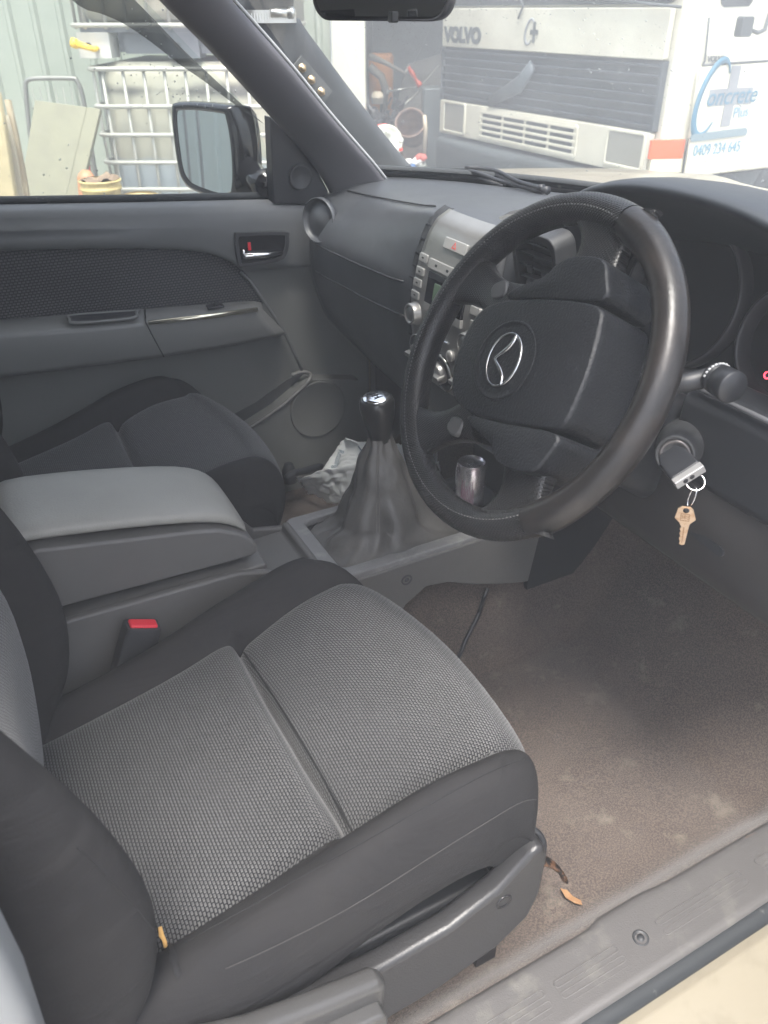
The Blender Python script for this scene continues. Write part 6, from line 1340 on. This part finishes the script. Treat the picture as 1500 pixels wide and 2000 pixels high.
# corner lamp on the chamfer
cA, cB = Vector((TX+0.03, fR-0.03, 0)), Vector((4.12, ySd+0.012, 0)); cd_ = (cB-cA).normalized(); cn_ = Vector((-cd_.y, cd_.x, 0)); cn_ = cn_ if cn_.x < 0 else -cn_
def on_ch(px, py):
    d = ray(px, py); t = (cA-CAM).dot(cn_)/d.dot(cn_); return CAM+d*t
def ch_lamp(pa, pb_, name, m_):
    a, b__ = on_ch(*pa), on_ch(*pb_); zt_, zb_ = a.z, b__.z; s0_ = (a-cA).dot(cd_); s1_ = (b__-cA).dot(cd_)
    q_ = MB(); q_.prism(rrect(min(s0_, s1_), max(s0_, s1_), zb_, zt_, 0.008, 3), lambda u_, v_, t: Vector((cA.x, cA.y, 0))+cd_*u_+zv*v_+cn_*t, -0.01, 0.014); q_.build(name, m_, trk, bevel=0.004)
ch_lamp((1271, 273), (1331, 309), 'indicator_lamp', mat('amber_lens', (0.72, 0.11, 0.03), 0.25, coat=0.5)); ch_lamp((1270, 311), (1329, 336), 'marker_lamp', mat('clear_lens', (0.55, 0.53, 0.40), 0.2, coat=0.5))
# bumper
q = MB(); q.prism([(TX+0.35, 3.70), (TX-0.02, 3.95), (TX-0.09, 4.3), (TX-0.10, 5.9), (TX-0.05, yLft-0.02), (TX+0.3, yLft+0.03)], XY, zLb-0.36, zLb-0.02); q.build('bumper', tk, trk, bevel=0.05, seg=4)
q = MB(); q.prism([(TX+0.35, 3.72), (TX-0.0, 3.97), (TX-0.05, 4.3), (TX-0.05, 6.0), (TX+0.3, yLft)], XY, zLb-0.64, zLb-0.40); q.build('lower_valance', tk, trk, bevel=0.02)
# side: door panel shut lines, window, handle mirror, strip, wheel
SP = lambda px, py, o=0.0: PY(px, py, ySd-o)
q = MB(); q.tube([SP(1385, 34), SP(1377, 118), SP(1372, 128)], 0.006, 6); q.tube([SP(1372, 128), SP(1420, 124), SP(1520, 118)], 0.007, 6); q.tube([SP(1345, 270), SP(1337, 310), SP(1332, 345)], 0.005, 6); q.build('door_shut_line', tk, trk)
q = MB()
lowdoor = [(SP(1366, 132)), (SP(1520, 122)), (SP(1500, 195)), (SP(1480, 240)), (SP(1456, 326)), (SP(1333, 345))]
o_ = Vector((0, -0.018, 0)); k = len(lowdoor); q._add([p+o_ for p in lowdoor]+[p-o_*0.3 for p in lowdoor], [list(range(k)), list(range(k, 2*k))[::-1]]+[(i, (i+1) % k, k+(i+1) % k, k+i) for i in range(k)], sm=False); q.build('step_panel', tw, trk, bevel=0.004)
wgl = [SP(1410, -30), SP(1408, 8), SP(1414, 14), SP(1462, 12), SP(1470, 2), SP(1472, -30)]
wgl = [p+Vector((0, -0.004, 0)) for p in wgl]; k = len(wgl); q = MB(); q._add(wgl+[p+Vector((0, 0.03, 0)) for p in wgl], [list(range(k)), list(range(k, 2*k))[::-1]]+[(i, (i+1) % k, k+(i+1) % k, k+i) for i in range(k)], sm=False); q.build('door_window', MAT['truck_glass'], trk)
q = MB(); mp_ = SP(1452, 52, 0.12); q.prism(rrect(-0.045, 0.045, -0.05, 0.05, 0.015, 4), lambda a, b__, t: mp_+Vector((a, t, b__)), -0.03, 0.02); q.tube([mp_+Vector((0.03, 0, -0.01)), SP(1480, 64, 0.11), SP(1494, 58, 0.08), SP(1503, 25, 0.02)], 0.012, 8); q.build('marker_mirror', tk, trk, bevel=0.008)
so_ = 0.0185
stl = [SP(1352, 262, so_), SP(1456, 249, so_), SP(1459, 256, so_), SP(1455, 264, so_), SP(1350, 277, so_), SP(1346, 270, so_)]
q = MB(); k = len(stl); dd = Vector((0, -0.008, 0)); q._add([p+dd for p in stl]+stl, [list(range(k)), list(range(k, 2*k))[::-1]]+[(i, (i+1) % k, k+(i+1) % k, k+i) for i in range(k)], sm=False); q.build('step_strip', mat('strip_steel', (0.20, 0.27, 0.30), 0.45, metal=0.4), trk)
wc = SP(1530, 395, -0.15); wz = -0.6+0.50
q = MB(); wcx = SP(1500, 290).x+0.42; q.lathe(Vector((wcx, ySd+0.02, wz)), (0, 1, 0), [(0, 0.30), (0.0, 0.46), (0.03, 0.50), (0.27, 0.50), (0.30, 0.46), (0.3, 0.3)], 48); q.build('tyre', rubber, trk)
q = MB(); q.lathe(Vector((wcx, ySd+0.03, wz)), (0, 1, 0), [(0.05, 0.001), (0.05, 0.12), (0.10, 0.2), (0.02, 0.28), (0.0, 0.30), (0.05, 0.305)], 40, caps=False); q.build('wheel_rim', mat('rim_steel', (0.4, 0.4, 0.38), 0.5), trk)
q = MB(); q.prism([(4.25, 3.80), (5.9, 3.80), (5.9, 6.3), (4.25, 6.3)], XY, -0.25, zLb-0.01); q.build('chassis', tk, trk)
q = MB(); q.prism([(5.9, 3.8), (10.5, 3.8), (10.5, 6.3), (5.9, 6.3)], XY, 0.35, 0.55); q.build('tray', tk, trk, bevel=0.01)
for yy in (ySd+0.02, yLft-0.3):
    for xx in (wcx, 9.2):
        if (yy, xx) == (ySd+0.02, wcx): continue
        q = MB(); q.lathe(Vector((xx, yy, wz)), (0, 1, 0), [(0, 0.30), (0.0, 0.46), (0.03, 0.50), (0.27, 0.50), (0.30, 0.46), (0.3, 0.3)], 32); q.build('tyre', rubber, trk)
# lettering on the truck
lett = mat('letter_black', (0.09, 0.10, 0.10), 0.5); blue = mat('letter_blue', (0.05, 0.16, 0.24), 0.5); gry = mat('letter_grey', (0.22, 0.235, 0.25), 0.5); pale = mat('letter_pale_blue', (0.12, 0.27, 0.38), 0.5)
def front_text(body, pl_, pr_, size, m_, name, bold=0.0, shear=0.0, sx=None, par=trk, x=TX-0.004, ext=0.004):
    a, b__ = PX(*pl_, x), PX(*pr_, x); z = (a.z+b__.z)/2; c_ = Vector((x, (a.y+b__.y)/2, z))
    o = text(name, body, size, Matrix.Identity(4), m_, par, ext=ext, shear=shear, bold=bold)
    w_ = max(v.co.x for v in o.data.vertices)-min(v.co.x for v in o.data.vertices); s_ = abs(a.y-b__.y)/w_
    o.data.transform(frame(c_, (0, -1, 0), (0, 0, 1)) @ Matrix.Diagonal((s_, 1, 1, 1))); return o
front_text('VOLVO', (868, 68), (940, 72), 0.135, lett, 'maker_lettering', bold=0.009)
def C_shape(cf, name, m_, par, w0=0.010, w1=0.030, off=0.0):
    """open C stroke of varying width; cf maps (a,b) to world; drawn as a flat raised strip"""
    q_ = MB(); rows = []; n_ = 44
    for k in range(n_+1):
        t = k/n_; ang = rad(38+284*t); w_ = w0+(w1-w0)*math.sin(math.pi*min(1, max(0, t)))**1.5
        ca, sa = math.cos(ang), math.sin(ang); ro = 1.0; ri = 1.0-w_
        a0 = (ca*ro, sa*ro); a1 = (ca*ri, sa*ri); rows.append([cf(*a0, 0.0), cf(*a0, 1.0), cf(*a1, 1.0), cf(*a1, 0.0)])
    q_.grid(rows, closed=True, caps=True); return q_.build(name, m_, par)
# small emblem on the bonnet panel
e0 = PX(1034, 62, TX-0.002); C_shape(lambda a, b__, t: e0+Vector((-0.005*t, -(a*0.052+b__*0.016), b__*0.082)), 'bonnet_emblem', gry, trk, 0.10, 0.34)
q = MB(); e1_ = PX(1043, 63, TX-0.004); q.box(e1_, (0.005, 0.024, 0.125)); q.box(e1_+Vector((-0.0005, 0, 0)), (0.0045, 0.085, 0.030)); q.build('bonnet_emblem', lett, trk)
def side_frame(px, py, o=0.0215): p = PY(px, py, ySd-o); return p
def side_text(body, pl_, pr_, size, m_, name, bold=0.0, shear=0.0, o=0.0215, ext=0.001):
    a, b__ = side_frame(*pl_, o), side_frame(*pr_, o); ob = text(name, body, size, Matrix.Identity(4), m_, trk, ext=ext, shear=shear, bold=bold)
    w_ = max(v.co.x for v in ob.data.vertices)-min(v.co.x for v in ob.data.vertices); s_ = (b__-a).length/w_
    ob.data.transform(frame((a+b__)/2, (b__-a), (0, 0, 1)) @ Matrix.Diagonal((s_, 1, 1, 1))); return ob
side_text('VOLVO', (1381, 116), (1418, 115), 0.038, lett, 'maker_lettering', bold=0.003, o=0.004)
side_text('0409 234 645', (1355, 296), (1446, 286), 0.088, pale, 'phone_number')
side_text('Plus', (1433, 222), (1462, 217), 0.085, pale, 'shop_lettering')
side_text('oncrete', (1381, 192), (1478, 184), 0.135, blue, 'shop_lettering', shear=0.25, o=0.0245)
pv, ph_ = [side_frame(*p) for p in ((1431, 128), (1449, 128), (1425, 246), (1407, 248))], [side_frame(*p, 0.0208) for p in ((1387, 175), (1472, 170), (1466, 203), (1383, 208))]
q = MB()
for P4, t in ((pv, 0.001), (ph_, 0.001)): q._add(P4+[p+Vector((0, 0.004, 0)) for p in P4], [(0, 1, 2, 3), (7, 6, 5, 4), (0, 4, 5, 1), (1, 5, 6, 2), (2, 6, 7, 3), (3, 7, 4, 0)], sm=False)
q.build('cross_emblem', gry, trk)
cc0 = side_frame(1390, 192, 0.0215); C_shape(lambda a, b__, t: cc0+Vector((a*0.115+b__*0.052-0.01, -0.003*t, b__*0.215)), 'shop_lettering', blue, trk, 0.06, 0.34)

# ================================================================ marks that need the finished surfaces
bpy.context.view_layer.update(); dg = bpy.context.evaluated_depsgraph_get()
def touch(px, py, off=0.001):
    d = ray(px, py).normalized(); ok, loc, nor, i_, ob, _ = sc.ray_cast(dg, CAM, d)
    if not ok: return None
    if nor.dot(d) > 0: nor = -nor
    return loc+nor*off, nor, ob.name
def patch(pl, name, m_, par, off=0.001, thick=0.0015):
    h_ = [touch(a, b__, off) for a, b__ in pl]; P_ = [x[0] for x in h_ if x]; N2 = sum((x[1] for x in h_ if x), Vector()).normalized(); c_ = sum(P_, Vector())/len(P_)
    q_ = MB(); k = len(P_); vs = [p for p in P_]+[c_+(p-c_)*0.85+N2*thick for p in P_]+[c_+N2*thick*1.3]
    q_._add(vs, [(i, (i+1) % k, k+(i+1) % k, k+i) for i in range(k)]+[(k+i, k+(i+1) % k, 2*k) for i in range(k)]); return q_.build(name, m_, par)
patch([(311, 1813), (318, 1811), (322, 1826), (327, 1838), (328, 1848), (322, 1851), (319, 1838), (312, 1830)], 'exposed_foam', mat('foam', (0.70, 0.42, 0.14), 0.9, bump=(200, 0.8, 0.003)), seatD, 0.0025, 0.003)
patch([(330, 1843), (339, 1848), (344, 1860), (351, 1874), (353, 1888), (357, 1900), (350, 1912), (343, 1903), (341, 1890), (334, 1880), (335, 1866), (329, 1858)], 'torn_seam', dark, seatD, 0.004, 0.0006)

cpts = [touch(a, b__, 0.004) for a, b__ in [(935, 1190), (928, 1208), (918, 1228), (906, 1252), (897, 1275)]]
cab = MB(); cpl = [PY(952, 1150, 0.926), PY(945, 1168, 0.918)]+[x[0] for x in cpts if x and 'carpet' in x[2]]+[PZ(880, 1310, 0.012)]
cab.tube(catmull(cpl, 6), 0.0042, 8); cab.build('power_cable', black, None, label='thin black cable running down from the centre console onto the driver side carpet', category='cable')
# ---- thin scattering volume added to imitate the milky veil of lens flare
hz = MB(); hz.box((3, 4, 1.6), (66, 68, 6.4))
M = bpy.data.materials.new('veil_haze'); M.use_nodes = True; N = M.node_tree.nodes; N.clear()
o_ = N.new('ShaderNodeOutputMaterial'); v_ = N.new('ShaderNodeVolumePrincipled'); v_.inputs['Density'].default_value = 0.042; v_.inputs['Color'].default_value = (0.90, 0.94, 1.0, 1); v_.inputs['Anisotropy'].default_value = 0.1
M.node_tree.links.new(v_.outputs[0], o_.inputs['Volume']); hz.build('veil_haze', M, None, kind='stuff')

# sewn seams laid on the driver's seat cover
def seam(pl, name, m_, r_, off, par=seatD, on=('front_seat', 'backrest')):
    pts_ = [touch(a.x, a.y, off) for a in catmull([(a, b__, 0) for a, b__ in pl], 6)]
    pts_ = [p[0] for p in pts_ if p and any(k in p[2] for k in on)]
    if len(pts_) > 3: q_ = MB(); q_.tube(pts_, r_, 5); q_.build(name, m_, par)
seam([(1064, 1562), (1020, 1566), (940, 1612), (850, 1668), (740, 1738), (640, 1796), (520, 1856), (440, 1892)], 'side_seam', mat('seam_thread', (0.035, 0.033, 0.033), 0.8), 0.0006, 0.0004)
seam([(1046, 1476), (960, 1506), (850, 1566), (760, 1616), (690, 1656), (600, 1706), (500, 1764), (420, 1808), (360, 1842)], 'edge_seam', mat('seam_dark', (0.008, 0.008, 0.009), 0.9), 0.0009, 0.0)
seam([(468, 1262), (505, 1315), (560, 1400), (620, 1500), (688, 1622)], 'centre_seam', mat('seam_dark', (0.008, 0.008, 0.009), 0.9), 0.0016, 0.0004, on=('seat_insert',))
seam([(150, 1655), (190, 1690), (225, 1730), (262, 1768), (300, 1815)], 'back_seam', MAT['seam_dark'], 0.0008, 0.0)
